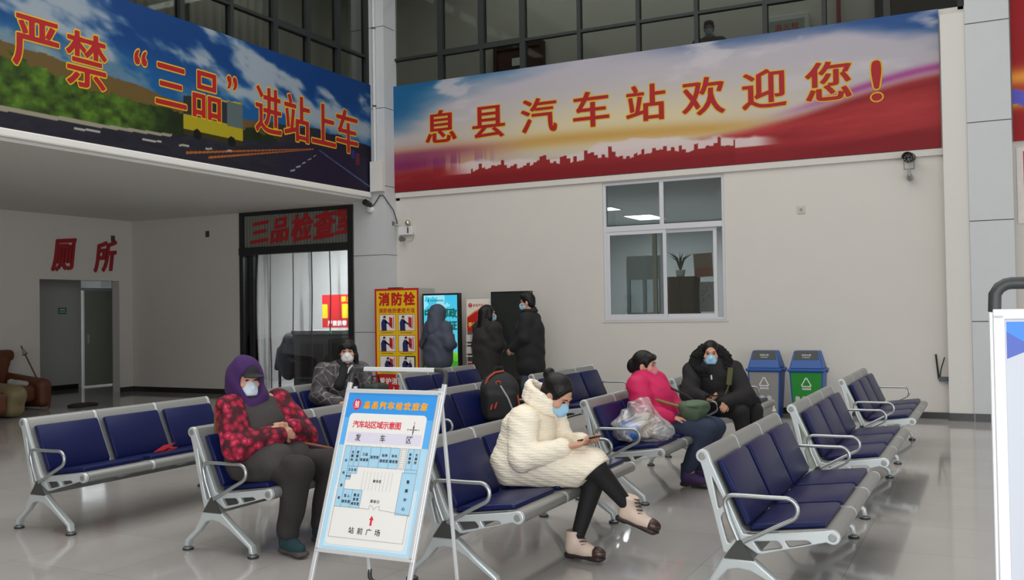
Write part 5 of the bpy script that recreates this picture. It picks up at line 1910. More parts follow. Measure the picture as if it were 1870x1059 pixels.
def hand(S, w, d, n, side, curl=.4, k=.008):
    """palm, four bent fingers of unequal length and a thumb; d = finger direction, n = palm normal, side = +1 right / -1 left"""
    w, d, n = V3(*w), unit(d), unit(n)
    n = unit(n - d * d.dot(n))
    th = np.cross(n, d) * side          # towards the thumb
    offs = (.030, .011, -.010, -.029)
    lens = (.070, .079, .073, .058)
    for o, l in zip(offs, lens):
        kn = w + d * (.088 - abs(o) * .15) + th * o
        S.cap(w + d * .012 + th * o * .55, kn, .0165, .0125, .012)
        p, a = kn, 0.0
        for j, fr in enumerate((.45, .32, .23)):
            a += curl * (.7, .95, .7)[j]
            q = p + (d * math.cos(a) + n * math.sin(a)) * l * fr
            S.cap(p, q, (.0098, .0090, .0083)[j], (.0090, .0083, .0072)[j], .004)
            p = q
    b = w + d * .025 + th * .024
    m_ = b + unit(d * .7 + th * .75 + n * .25) * .040
    S.cap(w + d * .01 + th * .012, b, .018, .0145, .012)
    S.cap(b, m_, .0135, .0108, .008).cap(m_, m_ + unit(d * .9 + th * .15 + n * .45) * .032, .0105, .0085, .004)


def head(S, c, R, k=.018, s=1.0):
    c = V3(*c)

    def P(x, y, z):
        return c + R.dot(V3(x, y, z)) * s
    S.ell(P(0, -.012, .03), V3(.073, .092, .088) * s, .02, R)
    S.ell(P(0, .024, -.045), V3(.058, .064, .074) * s, .03, R)
    S.ell(P(0, .056, -.098), V3(.028, .024, .022) * s, .025, R)
    S.cap(P(0, .086, .005), P(0, .104, -.030), .008 * s, .013 * s, .012)
    S.ell(P(.014, .092, -.034), V3(.009, .010, .008) * s, .008, R).ell(P(-.014, .092, -.034), V3(.009, .010, .008) * s, .008, R)
    S.cap(P(-.034, .078, .026), P(.034, .078, .026), .010 * s, None, .012)
    for sx_ in (-1, 1):
        S.ell(P(sx_ * .048, .056, -.026), V3(.022, .022, .020) * s, .025, R)
        S.ell(P(sx_ * .074, -.010, -.018), V3(.010, .019, .031) * s, .008, R)
        S.ell(P(sx_ * .031, .090, .008), V3(.015, .010, .008) * s, .008, R, sub=True)
    S.cap(P(-.020, .082, -.066), P(.020, .082, -.066), .007 * s, None, .008)
    return P


class Person:
    def __init__(self, label, loc, skin=None):
        self.root = thing('person', label, 'person', loc)
        self.L = Vector(loc)
        self.skin = skin or M_skin

    def add(self, name, S, h, m, parent=None, label=None, relax=1):
        o = solid_obj(name, S, h, m, parent or self.root, relax)
        if not parent:
            o.location = -self.L
        if label:
            o['label'] = label
        return o

    def mb(self, name, M, m, parent=None, smooth=True):
        o = M.build(name, m, parent or self.root, smooth=smooth)
        if not parent:
            o.location = -self.L
        return o

    def body(self, J, h=.0065):
        S = Solid()
        S.ell(J['pel'], (.135, .135, .12), .05)
        S.cap(J['pel'], J['che'], .11, .125, .05)
        S.cap(J['che'], J['nb'], .12, .06, .06)
        for i in (0, 1):
            S.chain([J['nb'], J['sh'][i], J['el'][i], J['wr'][i]], [.055, .055, .040, .027], .035)
            S.chain([J['pel'] + (J['hip'][i] - J['pel']) * .8, J['hip'][i], J['kn'][i], J['an'][i]], [.10, .085, .055, .036], .04)
            S.chain([J['an'][i], J['toe'][i]], [.036, .026], .03)
            d, n, cu = J['hand'][i]
            hand(S, J['wr'][i], d, n, 1 if i == 0 else -1, cu)
        self.P = head(S, J['hc'], J['R'])
        S.cap(self.P(0, -.025, -.06), J['nb'], .050, .056, .03)
        self.J = J
        self.toe_ok = True
        self.b = self.add('body', S, h, self.skin)
        return self.b

    def face(self, eyes=True):
        P = self.P
        for sx_ in (-1, 1):
            e = MB()
            e.tube([P(sx_ * .020, .0815, .008), P(sx_ * .031, .0835, .010), P(sx_ * .042, .0785, .007)], [.003, .0055, .003], 8)
            self.mb('eye', e, M_eye, self.b)
            e = MB()
            e.tube([P(sx_ * .016, .089, .028), P(sx_ * .032, .087, .033), P(sx_ * .050, .074, .027)], [.003, .0042, .002], 6)
            self.mb('eyebrow', e, M_brow, self.b)

    def mask(self, m, ears=True):
        P, R = self.P, self.J['R']
        S = Solid()
        S.ell(P(0, .032, -.056), (.066, .072, .074), .02, R).cap(P(0, .088, -.012), P(0, .106, -.036), .012, .018, .03)
        S.cap(P(-.02, .088, -.075), P(.02, .088, -.075), .02, None, .03)
        S.clip(P(0, 0, -.006), R.dot(V3(0, -.25, 1))).clip(P(0, .018, 0), R.dot(V3(0, -1, 0))).clip(P(0, 0, -.122), R.dot(V3(0, .3, -1)))
        o = self.add('mask', S, .006, m)
        if ears:
            for sx_ in (-1, 1):
                for z in (-.018, -.075):
                    self.mb('ear_loop', MB().tube([P(sx_ * .062, .03, z), P(sx_ * .076, .008, z * .7), P(sx_ * .079, -.016, -.012)], .0025, 6), M_maskw, o)
        return o

    def hair(self, m=None, grow=.012, hairline=.052, extra=None, back=-.10, h=.008):
        """scalp hair: a shell over the cranium cut away from the face, plus extra volumes"""
        P, R = self.P, self.J['R']
        S = Solid()
        S.ell(P(0, -.018, .034), V3(.073, .090, .088) + grow, .02, R)
        S.ell(P(0, -.055, -.03), (.066, .055, .07), .03, R)
        S.ell(P(0, .090, -.022), (.066, .078, .100), .012, R, sub=True)
        for sx_ in (-1, 1):
            S.ell(P(sx_ * .088, -.004, -.022), (.034, .030, .042), .008, R, sub=True)
        if extra:
            extra(S, P, R)
        return self.add('hair', S, h, m or M_hair)


def folds(amp, f=38.0, seed=0.0):
    def fn(X, Y, Z):
        return amp * (np.sin(f * (.5 * X + .3 * Y + .8 * Z) + 2.2 * np.sin(9 * X + 7 * Y + seed) + 1.5 * np.sin(11 * Z - 6 * X)) + .6 * np.sin(f * .6 * (X - .7 * Y - .4 * Z) + 2 * np.sin(8 * Z + seed)))
    return fn


def shoe(pp, an, d, m, msole, length=.25, boot=.0, toe=None, name='shoe', up_=(0, 0, 1)):
    """shoe or boot on an ankle point; d = toe direction"""
    an, d, u = V3(*an), unit(d), unit(up_)
    d = unit(d - u * d.dot(u))
    sd = np.cross(d, u)
    R = np.stack([sd, d, u], 1)
    g = an - u * .085            # sole level below the ankle
    S = Solid()
    S.cap(g + u * .045 - d * .02, g + u * .04 + d * (length - .12), .042, .038, .03)
    S.cap(g + u * .10 - d * .012, g + u * .055 + d * .07, .042, .036, .04)
    if boot:
        S.cap(g + u * .06 - d * .02, g + u * (.09 + boot) - d * .012, .046, .052, .02).clip(g + u * (.085 + boot), u)
    S.clip(g + u * .018, -u)
    o = pp.add(name, S, .007, m)
    S = Solid()
    S.box(g + u * .012 + d * (length * .5 - .07), (.042, length * .5 - .005, .014), .012, .01, R).ell(g + u * .012 + d * (length - .11), (.044, .055, .013), .02, R)
    S.box(g + u * .008 - d * .028, (.036, .035, .018), .01, .01, R)
    pp.add('sole', S, .007, msole, o).location = (0, 0, 0)
    if toe is not None:
        S = Solid()
        S.ell(g + u * .042 + d * (length - .115), (.043, .062, .040), .02, R).clip(g + u * .02, -u).clip(g + d * (length - .125), -d)
        pp.add('toe_cap', S, .006, toe, o)
    return o, g, R


def phone(pp_label, c, R, loc_name='mobile_phone'):
    t = thing(loc_name, pp_label, 'phone', tuple(c))
    ax, ay, az = [Vector(R[:, i]) for i in range(3)]
    MB().obox((0, 0, 0), ax * .037, ay * .076, az * .0045).build('case', M_phone, t, bevel=.003)
    MB().obox(az * .0050, ax * .034, ay * .071, az * .0004).build('screen', mat('phone_screen', rgb(60, 62, 72), .1), t)
    return t


def arr(*p):
    return [V3(*q) for q in p]


# ---- woman in the cream quilted coat, legs crossed, bent over her phone
def quilted():
    m = mat('cream_quilted_cloth', rgb(240, 230, 210), .85, noise=.04, nscale=9)
    nt = m.node_tree
    tc = nt.nodes.new('ShaderNodeTexCoord')
    w = nt.nodes.new('ShaderNodeTexWave')
    w.bands_direction = 'Z'
    w.inputs['Scale'].default_value = 19
    w.inputs['Distortion'].default_value = 5.0
    w.inputs['Detail'].default_value = 3
    w.inputs['Detail Scale'].default_value = 2.2
    nt.links.new(tc.outputs['Object'], w.inputs['Vector'])
    bp = nt.nodes.new('ShaderNodeBump')
    bp.inputs['Strength'].default_value = .28
    bp.inputs['Distance'].default_value = .010
    nt.links.new(w.outputs['Fac'], bp.inputs['Height'])
    nt.links.new(bp.outputs['Normal'], nt.nodes['Principled BSDF'].inputs['Normal'])
    return m


M_cream = quilted()
M_legging = mat('black_legging', rgb(20, 19, 20), .75)
M_boot = mat('cream_boot_leather', rgb(214, 192, 176), .5)
M_bsole = mat('dark_boot_sole', rgb(44, 36, 34), .5)
M_toe = mat('brown_toe_cap', rgb(66, 44, 40), .3)
pp = Person('person in a cream quilted coat and black leggings, legs crossed, looking down at a phone', (-2.55, 5.42, 0))
F = unit((.78, -.16, -.60))
J = dict(pel=V3(-2.74, 5.43, .545), che=V3(-2.65, 5.43, .78), nb=V3(-2.545, 5.42, .935), hc=V3(-2.425, 5.40, 1.010), R=frame(F),
         sh=arr((-2.60, 5.26, .875), (-2.58, 5.60, .875)), el=arr((-2.57, 5.19, .645), (-2.50, 5.65, .665)), wr=arr((-2.315, 5.27, .715), (-2.30, 5.50, .715)),
         hip=arr((-2.70, 5.33, .545), (-2.70, 5.53, .535)), kn=arr((-2.16, 5.35, .585), (-2.215, 5.48, .50)), an=arr((-1.985, 5.46, .335), (-2.33, 5.425, .105)),
         toe=arr((-1.905, 5.462, .285), (-2.25, 5.41, .06)), hand=[((.9, .3, .12), (.05, .25, 1), .55), ((.85, -.42, .1), (.1, -.15, 1), .5)])
pp.body(J)
pp.face()
pp.mask(M_mask)


def bun(S, P, R):
    S.ell(P(0, -.128, .066), (.040, .034, .042), .006, R)
    S.ell(P(0, -.05, .035), (.072, .070, .075), .02, R)


pp.hair(extra=bun)
P = pp.P
pp.mb('hair_tie', MB().tube([P(.036 * math.cos(a), -.092 + .016 * math.sin(a) * .3, .066 + .036 * math.sin(a)) for a in np.linspace(0, 6.1, 14)], .007, 8, closed=True), mat('brown_hair_tie', rgb(120, 84, 56), .5))
S = Solid()
S.cap(J['pel'] + V3(.02, 0, .03), J['che'] + V3(.015, 0, 0), .170, .160, .04).cap(J['che'] + V3(.01, 0, 0), J['nb'] + V3(-.01, 0, -.03), .160, .095, .06)
S.cap(V3(-2.60, 5.30, .855), V3(-2.58, 5.56, .855), .095, None, .05)
S.cap(V3(-2.70, 5.36, .57), V3(-2.18, 5.36, .585), .150, .098, .06).cap(V3(-2.70, 5.50, .56), V3(-2.22, 5.48, .53), .150, .110, .06)
S.cap(V3(-2.5, 5.35, .59), V3(-2.2, 5.40, .60), .12, .09, .07)
for i in (0, 1):
    S.chain([J['sh'][i] + V3(.01, 0, -.02), J['el'][i], J['wr'][i] + (J['el'][i] - J['wr'][i]) * .10], [.098, .088, .056], .014)
    S.cap(J['wr'][i] + (J['el'][i] - J['wr'][i]) * .14, J['wr'][i] + (J['el'][i] - J['wr'][i]) * .10, .060, None, .008)
fn0 = folds(.0032, 40)
S.disp = lambda X, Y, Z: fn0(X, Y, Z) + .0016 * np.sin(150 * (Z * .9 + X * .35))
S.clip((-2.125, 5.4, .60), (.67, 0, -.74)).clip((0, 0, .456), (0, 0, -1))
S.clip(J['nb'] + V3(.0, 0, .075), (.45, 0, .9))
coat = pp.add('coat', S, .0085, M_cream)
S = Solid()
ring = []
for a in np.linspace(0, 2 * math.pi, 15)[:-1]:
    ring.append(V3(-2.535 + .100 * math.cos(a), 5.415 + .095 * math.sin(a), .955 - .055 * math.cos(a)))
for k in range(14):
    a = 2 * math.pi * k / 14
    hgt = .050 + .020 * (1 - math.cos(a)) / 2
    S.cap(ring[k], ring[(k + 1) % 14], .026, None, .02)
    t0_, t1_ = ring[k] + V3(.018, 0, hgt), ring[(k + 1) % 14] + V3(.018, 0, hgt)
    S.cap(t0_, t1_, .022, None, .02)
    S.cap((ring[k] + t0_) / 2, (ring[(k + 1) % 14] + t1_) / 2, .022, None, .02)
S.disp = lambda X, Y, Z: .0016 * np.sin(150 * (Z + .3 * X))
pp.add('collar', S, .008, M_cream)
pp.mb('drawstring', MB().tube([(-2.415, 5.33, .90), (-2.39, 5.315, .86), (-2.385, 5.315, .82)], .006, 6), M_boot)
S = Solid()
for i in (0, 1):
    S.chain([J['hip'][i], J['kn'][i], J['an'][i] + (J['kn'][i] - J['an'][i]) * .12], [.095, .068, .042], .02)
S.clip((0, 0, .458), (0, 0, -1)) if False else None
pp.add('leggings', S, .008, M_legging)
for i, (d, u) in enumerate((((.90, .0, -.28), (.30, -.05, .95)), ((.98, -.18, 0), (0, 0, 1)))):
    o, g, Rb = shoe(pp, J['an'][i], d, M_boot, M_bsole, .265, .075, M_toe, 'boot', u)
    for k in range(5):
        q = g + Rb.dot(V3(0, .035 + .012 * (4 - k) - .02, .075 + k * .018))
        pp.mb('lace', MB().tube([q + Rb.dot(V3(-.032, 0, .004)), q + Rb.dot(V3(-.012, .022, .004)), q + Rb.dot(V3(.018, .022, .014)), q + Rb.dot(V3(.034, 0, .012))], .0035, 6), M_bsole, o)
phone('black phone held by the person in the cream coat', V3(-2.205, 5.385, .755), frame((.86, -.25, .22)))

# ---- woman with purple hood, dark cap and flowered sleeves
def floral():
    m = bpy.data.materials.new('red_flowered_cloth')
    m.use_nodes = True
    nt = m.node_tree
    b = nt.nodes['Principled BSDF']
    tc = nt.nodes.new('ShaderNodeTexCoord')
    n = nt.nodes.new('ShaderNodeTexNoise')
    n.inputs['Scale'].default_value = 30
    n.inputs['Detail'].default_value = 2
    nt.links.new(tc.outputs['Object'], n.inputs['Vector'])
    dv = nt.nodes.new('ShaderNodeVectorMath')
    dv.operation = 'MULTIPLY_ADD'
    nt.links.new(n.outputs['Color'], dv.inputs[0])
    dv.inputs[1].default_value = (.035, .035, .035)
    nt.links.new(tc.outputs['Object'], dv.inputs[2])
    v = nt.nodes.new('ShaderNodeTexVoronoi')
    v.inputs['Scale'].default_value = 21
    nt.links.new(dv.outputs['Vector'], v.inputs['Vector'])
    r = nt.nodes.new('ShaderNodeValToRGB')
    r.color_ramp.interpolation = 'CONSTANT'
    e = r.color_ramp.elements
    e[0].position, e[0].color = 0.0, (*rgb(186, 84, 110), 1)
    e[1].position, e[1].color = 0.16, (*rgb(176, 26, 66), 1)
    for ps, cl in ((.36, (146, 16, 46)), (.52, (92, 10, 32)), (.66, (64, 10, 26))):
        x = r.color_ramp.elements.new(ps)
        x.color = (*rgb(*cl), 1)
    nt.links.new(v.outputs['Distance'], r.inputs['Fac'])
    mx = nt.nodes.new('ShaderNodeMixRGB')
    mx.blend_type = 'MULTIPLY'
    mx.inputs[0].default_value = .7
    nt.links.new(r.outputs['Color'], mx.inputs[1])
    sp = nt.nodes.new('ShaderNodeSeparateColor')
    nt.links.new(v.outputs['Color'], sp.inputs['Color'])
    mr = nt.nodes.new('ShaderNodeMapRange')
    mr.inputs['To Min'].default_value = .45
    mr.inputs['To Max'].default_value = 1.3
    nt.links.new(sp.outputs[0], mr.inputs['Value'])
    nt.links.new(mr.outputs['Result'], mx.inputs[2])
    nt.links.new(mx.outputs['Color'], b.inputs['Base Color'])
    b.inputs['Roughness'].default_value = .85
    return m


M_floral = floral()
M_vest = mat('charcoal_padded_cloth', rgb(58, 55, 54), .85, bump=.3, bscale=40)
M_purple = mat('purple_fleece', rgb(62, 32, 86), .95, bump=.35, bscale=160)
M_trous = mat('dark_brown_trouser', rgb(44, 39, 40), .85, bump=.15, bscale=60)
M_teal = mat('teal_felt', rgb(28, 58, 64), .9, bump=.3, bscale=90)
pp = Person('person in a purple hood and red flowered sleeves sitting with arms folded', (-4.4, 4.92, 0))
J = dict(pel=V3(-4.42, 4.94, .56), che=V3(-4.45, 4.93, .82), nb=V3(-4.46, 4.91, .99), hc=V3(-4.465, 4.88, 1.105), R=frame((.92, -.36, -.12)),
         sh=arr((-4.46, 4.73, .925), (-4.40, 5.12, .925)), el=arr((-4.35, 4.67, .69), (-4.22, 5.17, .71)), wr=arr((-4.17, 4.90, .755), (-4.19, 4.97, .79)),
         hip=arr((-4.36, 4.84, .53), (-4.36, 5.04, .53)), kn=arr((-3.99, 4.83, .535), (-3.93, 5.12, .535)), an=arr((-4.07, 4.82, .10), (-4.06, 5.15, .10)),
         toe=arr((-3.95, 4.78, .05), (-3.94, 5.13, .05)), hand=[((.2, 1, -.05), (-1, .2, 0), .5), ((.25, -1, .05), (-1, -.2, 0), .5)])
pp.body(J)
pp.face()
pp.mask(mat('pale_mask_cloth', rgb(206, 220, 232), .7))
P, R_ = pp.P, J['R']
S = Solid()
S.ell(P(0, -.02, .03), (.115, .125, .135), .02, R_).cap(P(0, -.03, -.06), J['nb'] + V3(0, 0, .0), .115, .125, .06).cap(P(0, .03, -.12), P(0, .05, -.18), .095, .105, .05).cap(P(0, .06, -.18), P(.02, .10, -.27), .085, .06, .04)
S.ell(P(0, .115, -.008), (.074, .10, .105), .02, R_, sub=True)
S.disp = folds(.004, 44, 1)
pp.add('purple_hood', S, .009, M_purple)
S = Solid()
S.ell(P(0, -.005, .05), (.088, .102, .085), .02, R_).clip(P(0, 0, .034), R_.dot(V3(0, 0, -1)))
S.ell(P(0, .105, .040), (.070, .062, .010), .015, R_)
pp.add('cap', S, .007, mat('black_cap_cloth', rgb(30, 28, 30), .8))
pp.mb('hair_tuft', MB().tube([P(.070, .045, .02), P(.074, .035, -.015), P(.066, .05, -.04)], [.010, .013, .006], 8).tube([P(-.070, .045, .02), P(-.074, .035, -.015), P(-.066, .05, -.04)], [.010, .013, .006], 8), mat('grey_hair', rgb(120, 112, 104), .8))
S = Solid()
for i in (0, 1):
    S.chain([J['sh'][i], J['el'][i], J['wr'][i] + (J['el'][i] - J['wr'][i]) * .12], [.098, .092, .066], .035)
S.disp = folds(.005, 40, 2)
pp.add('flowered_sleeves', S, .0085, M_floral)
S = Solid()
S.cap(J['pel'] + V3(0.01, 0, .02), J['che'] + V3(.01, 0, -.04), .232, .205, .05).cap(J['che'], J['nb'] + V3(0, 0, -.05), .185, .10, .06).cap(V3(-4.465, 4.76, .915), V3(-4.42, 5.09, .915), .083, None, .05)
S.cap(V3(-4.36, 4.84, .575), V3(-4.18, 4.83, .575), .16, .135, .06).cap(V3(-4.36, 5.02, .57), V3(-4.20, 5.04, .57), .15, .13, .06)
f2 = folds(.003, 30, 3)
S.disp = lambda X, Y, Z: f2(X, Y, Z) + .0035 * np.abs(np.sin(Z * 28))
S.clip((0, 0, .458), (0, 0, -1))
pp.add('vest', S, .009, M_vest)
pp.mb('bag_strap', MB().tube([(-4.56, 4.80, 1.0), (-4.625, 4.77, .93), (-4.635, 4.78, .78), (-4.62, 4.82, .62)], .013, 8), mat('brown_strap', rgb(122, 78, 46), .6))
pp.mb('waist_strap', MB().tube([(-4.23, 4.98, .70), (-4.12, 5.10, .665), (-4.0, 5.2, .625)], .010, 8), MATS['brown_strap'])
S = Solid()
for i in (0, 1):
    S.chain([J['hip'][i], J['kn'][i], J['an'][i] + V3(0, 0, .045)], [.115, .098, .074], .03)
S.disp = folds(.004, 34, 4)
S.clip((0, 0, .105), (0, 0, -1))
pp.add('trousers', S, .009, M_trous)
for i in (0, 1):
    shoe(pp, J['an'][i], ((1, -.32, 0), (1, -.12, 0))[i], M_teal, mat('grey_rubber_sole', rgb(70, 66, 62), .7), .255, .02)

# ---- girl in patterned jacket with white mask
def patterned():
    m = bpy.data.materials.new('grey_line_pattern_cloth')
    m.use_nodes = True
    nt = m.node_tree
    b = nt.nodes['Principled BSDF']
    tc = nt.nodes.new('ShaderNodeTexCoord')
    v = nt.nodes.new('ShaderNodeTexVoronoi')
    v.feature = 'DISTANCE_TO_EDGE'
    v.inputs['Scale'].default_value = 9
    nt.links.new(tc.outputs['Object'], v.inputs['Vector'])
    n = nt.nodes.new('ShaderNodeTexNoise')
    n.inputs['Scale'].default_value = 12
    nt.links.new(tc.outputs['Object'], n.inputs['Vector'])
    r = nt.nodes.new('ShaderNodeValToRGB')
    e = r.color_ramp.elements
    e[0].position, e[0].color = .02, (*rgb(170, 166, 168), 1)
    e[1].position, e[1].color = .06, (*rgb(92, 88, 92), 1)
    r2 = nt.nodes.new('ShaderNodeValToRGB')
    r2.color_ramp.elements[0].position, r2.color_ramp.elements[0].color = .42, (*rgb(70, 66, 68), 1)
    r2.color_ramp.elements[1].position, r2.color_ramp.elements[1].color = .58, (*rgb(190, 184, 186), 1)
    nt.links.new(n.outputs['Fac'], r2.inputs['Fac'])
    nt.links.new(v.outputs['Distance'], r.inputs['Fac'])
    mx = nt.nodes.new('ShaderNodeMixRGB')
    mx.blend_type = 'MULTIPLY'
    mx.inputs[0].default_value = .8
    nt.links.new(r.outputs['Color'], mx.inputs[1])
    nt.links.new(r2.outputs['Color'], mx.inputs[2])
    nt.links.new(mx.outputs['Color'], b.inputs['Base Color'])
    b.inputs['Roughness'].default_value = .7
    return m


M_blackcloth = mat('black_coat_cloth', rgb(27, 25, 26), .85, bump=.2, bscale=70)
pp = Person('person with long dark hair, white mask and patterned grey jacket seated before the glazed door', (-6.0, 8.0, 0))
J = dict(pel=V3(-6.08, 7.98, .55), che=V3(-6.06, 8.0, .82), nb=V3(-6.01, 8.02, 1.0), hc=V3(-5.965, 8.02, 1.135), R=frame((.55, -.82, -.05)),
         sh=arr((-6.16, 7.88, .94), (-5.88, 8.13, .94)), el=arr((-6.10, 7.70, .70), (-5.70, 8.08, .70)), wr=arr((-5.88, 7.75, .64), (-5.70, 7.88, .66)),
         hip=arr((-6.06, 7.90, .53), (-6.0, 8.07, .53)), kn=arr((-5.66, 7.78, .51), (-5.62, 7.98, .51)), an=arr((-5.64, 7.78, .10), (-5.60, 7.98, .10)),
         toe=arr((-5.52, 7.73, .05), (-5.48, 7.93, .05)), hand=[((1, .2, 0), (0, 0, -1), .4), ((.6, -.8, 0), (0, 0, -1), .4)])
pp.body(J, .008)
pp.face()
pp.mask(M_maskw, False)


def longhair(S, P, R):
    for sx_ in (-1, 1):
        S.chain([P(sx_ * .062, .015, .05), P(sx_ * .085, .012, -.04), P(sx_ * .092, .0, -.14), P(sx_ * .095, .005, -.22)], [.032, .026, .026, .016], .015)
    S.cap(P(-.035, .072, .070), P(.035, .072, .070), .026, None, .02)
    S.cap(P(-.048, .074, .048), P(-.02, .088, .050), .016, None, .015)
    S.cap(P(.02, .088, .050), P(.048, .074, .048), .016, None, .015)
    S.cap(P(0, -.07, .0), P(0, -.075, -.22), .085, .07, .03)


pp.hair(extra=longhair, h=.009)
S = Solid()
S.cap(J['pel'], J['che'], .17, .165, .05).cap(J['che'], J['nb'] + V3(0, 0, -.05), .165, .10, .07).cap(J['sh'][0] + V3(0, 0, -.01), J['nb'] + V3(0, 0, -.04), .085, .09, .04).cap(J['sh'][1] + V3(0, 0, -.01), J['nb'] + V3(0, 0, -.04), .085, .09, .04)
for i in (0, 1):
    S.chain([J['sh'][i], J['el'][i], J['wr'][i]], [.095, .085, .06], .03)
S.disp = folds(.004, 36, 5)
S.clip((0, 0, .458), (0, 0, -1))
pp.add('jacket', S, .010, patterned())
S = Solid()
S.cap(J['nb'] + V3(0.0, 0, -.0), J['nb'] + V3(0, 0, -.03), .10, .105, .03).cap(J['nb'] + V3(0.05, -.07, -.07), J['che'] + V3(.09, -.12, -.02), .055, .06, .04)
pp.add('black_scarf', S, .010, M_blackcloth)
pp.mb('white_collar', MB().tube([pp.P(-.05, .05, -.135), pp.P(-.02, .085, -.165), pp.P(0, .105, -.21)], .010, 8).tube([pp.P(.05, .05, -.135), pp.P(.02, .085, -.165), pp.P(0, .105, -.21)], .010, 8), M_maskw)
S = Solid()
for i in (0, 1):
    S.chain([J['hip'][i], J['kn'][i], J['an'][i] + V3(0, 0, .03)], [.10, .08, .06], .03)
pp.add('trousers', S, .011, M_blackcloth)
for i in (0, 1):
    shoe(pp, J['an'][i], (1, -.4, 0), M_bsole, M_bsole, .245)
t = thing('handbag', 'dark green bag held on the lap of the person in the patterned jacket', 'bag', (-5.62, 8.02, .60))
S = Solid()
S.box((0, 0, .10), (.10, .12, .12), .05, .03)
solid_obj('body', S, .012, mat('dark_green_bag', rgb(40, 52, 46), .6), t)
MB().tube([(0, -.08, .20), (0, -.05, .29), (0, .05, .29), (0, .08, .20)], .009, 8).build('bag_handle', M_black, t, smooth=True)

# ---- woman in pink jacket
M_pink = mat('magenta_padded_cloth', rgb(196, 20, 84), .7, bump=.25, bscale=45)
M_jean = mat('dark_denim', rgb(44, 54, 76), .85, bump=.2, bscale=120)
M_pboot = mat('purple_boot', rgb(62, 40, 84), .7)
pp = Person('person in a bright pink jacket and dark jeans seated with face in profile', (-2.65, 8.02, 0))
J = dict(pel=V3(-2.64, 8.04, .545), che=V3(-2.72, 8.02, .79), nb=V3(-2.765, 8.02, .935), hc=V3(-2.755, 8.02, 1.035), R=frame((.97, .08, -.10)),
         sh=arr((-2.76, 7.84, .875), (-2.72, 8.21, .875)), el=arr((-2.68, 7.76, .64), (-2.58, 8.28, .64)), wr=arr((-2.47, 7.88, .60), (-2.45, 8.12, .60)),
         hip=arr((-2.58, 7.95, .53), (-2.58, 8.13, .53)), kn=arr((-2.21, 7.99, .50), (-2.19, 8.18, .49)), an=arr((-2.37, 7.98, .105), (-2.33, 8.17, .105)),
         toe=arr((-2.26, 7.97, .05), (-2.24, 8.15, .05)), hand=[((.9, .4, -.1), (0, .1, -1), .5), ((.9, -.4, -.1), (0, -.1, -1), .5)])
pp.body(J, .0075)
pp.face()
pp.mask(M_maskp, False)


def lowbun(S, P, R):
    S.ell(P(0, -.105, -.015), (.062, .055, .07), .015, R)
    S.cap(P(-.04, .06, .075), P(.04, .06, .075), .03, None, .02)
    for sx_ in (-1, 1):
        S.cap(P(sx_ * .074, .03, .04), P(sx_ * .074, .035, -.01), .014, .008, .01)


pp.hair(extra=lowbun)
S = Solid()
S.cap(J['sh'][0], J['nb'] + V3(0, 0, -.05), .085, .09, .04).cap(J['sh'][1], J['nb'] + V3(0, 0, -.05), .085, .09, .04)
S.cap(J['pel'], J['che'], .185, .18, .05).cap(J['che'], J['nb'] + V3(0, 0, -.02), .175, .10, .08).cap(J['nb'] + V3(0, 0, .0), J['nb'] + V3(.005, 0, .035), .085, .078, .02)
for i in (0, 1):
    S.chain([J['sh'][i], J['el'][i], J['wr'][i] + (J['el'][i] - J['wr'][i]) * .1], [.100, .092, .062], .03)
f3 = folds(.004, 34, 6)
S.disp = lambda X, Y, Z: f3(X, Y, Z) + .0035 * np.abs(np.sin(Z * 34 + X * 8))
S.clip((0, 0, .458), (0, 0, -1)).clip(J['nb'] + V3(0, 0, .065), (-.1, 0, 1))
pp.add('jacket', S, .009, M_pink)
S = Solid()
for i in (0, 1):
    S.chain([J['hip'][i], J['kn'][i], J['an'][i] + V3(0, 0, .06)], [.11, .092, .062], .03)
S.disp = folds(.003, 40, 7)
pp.add('jeans', S, .009, M_jean)
for i in (0, 1):
    shoe(pp, J['an'][i], (1, -.12, 0), M_pboot, M_bsole, .25, .10, None, 'boot')
M_gbag = mat('olive_green_canvas', rgb(74, 92, 70), .8, bump=.2, bscale=150)
t = thing('shoulder_bag', 'olive green shoulder bag resting on the lap of the person in pink', 'bag', (-2.34, 8.02, .60), math.radians(-6))
Rb = frame((1, 0, -.25))
S = Solid()
S.ell((0, 0, .05), (.10, .16, .085), .03).box((.05, .01, .03), (.055, .13, .055), .04, .03).ell((-.02, -.10, .09), (.07, .06, .05), .03)
S.disp = folds(.004, 40, 21)
solid_obj('body', S, .010, M_gbag, t)
S = Solid()
S.ell((.02, .01, .105), (.11, .165, .035), .03).ell((.095, .03, .06), (.028, .13, .05), .03)
S.disp = folds(.004, 36, 22)
solid_obj('bag_flap', S, .009, mat('olive_green_flap', rgb(84, 104, 82), .8, bump=.2, bscale=150), t)
MB().tube([(-.06, -.14, .10), (-.18, -.16, .13), (-.30, -.20, .17), (-.345, -.20, .26)], .012, 8).build('strap', mat('yellow_green_strap', rgb(120, 116, 56), .7), t, smooth=True)
MB().tube([(.0, .14, .10), (-.10, .12, .17), (-.20, .05, .23), (-.29, .0, .28)], .010, 8).build('strap', M_trous, t, smooth=True)

# ---- clear plastic bag on the seat beside her


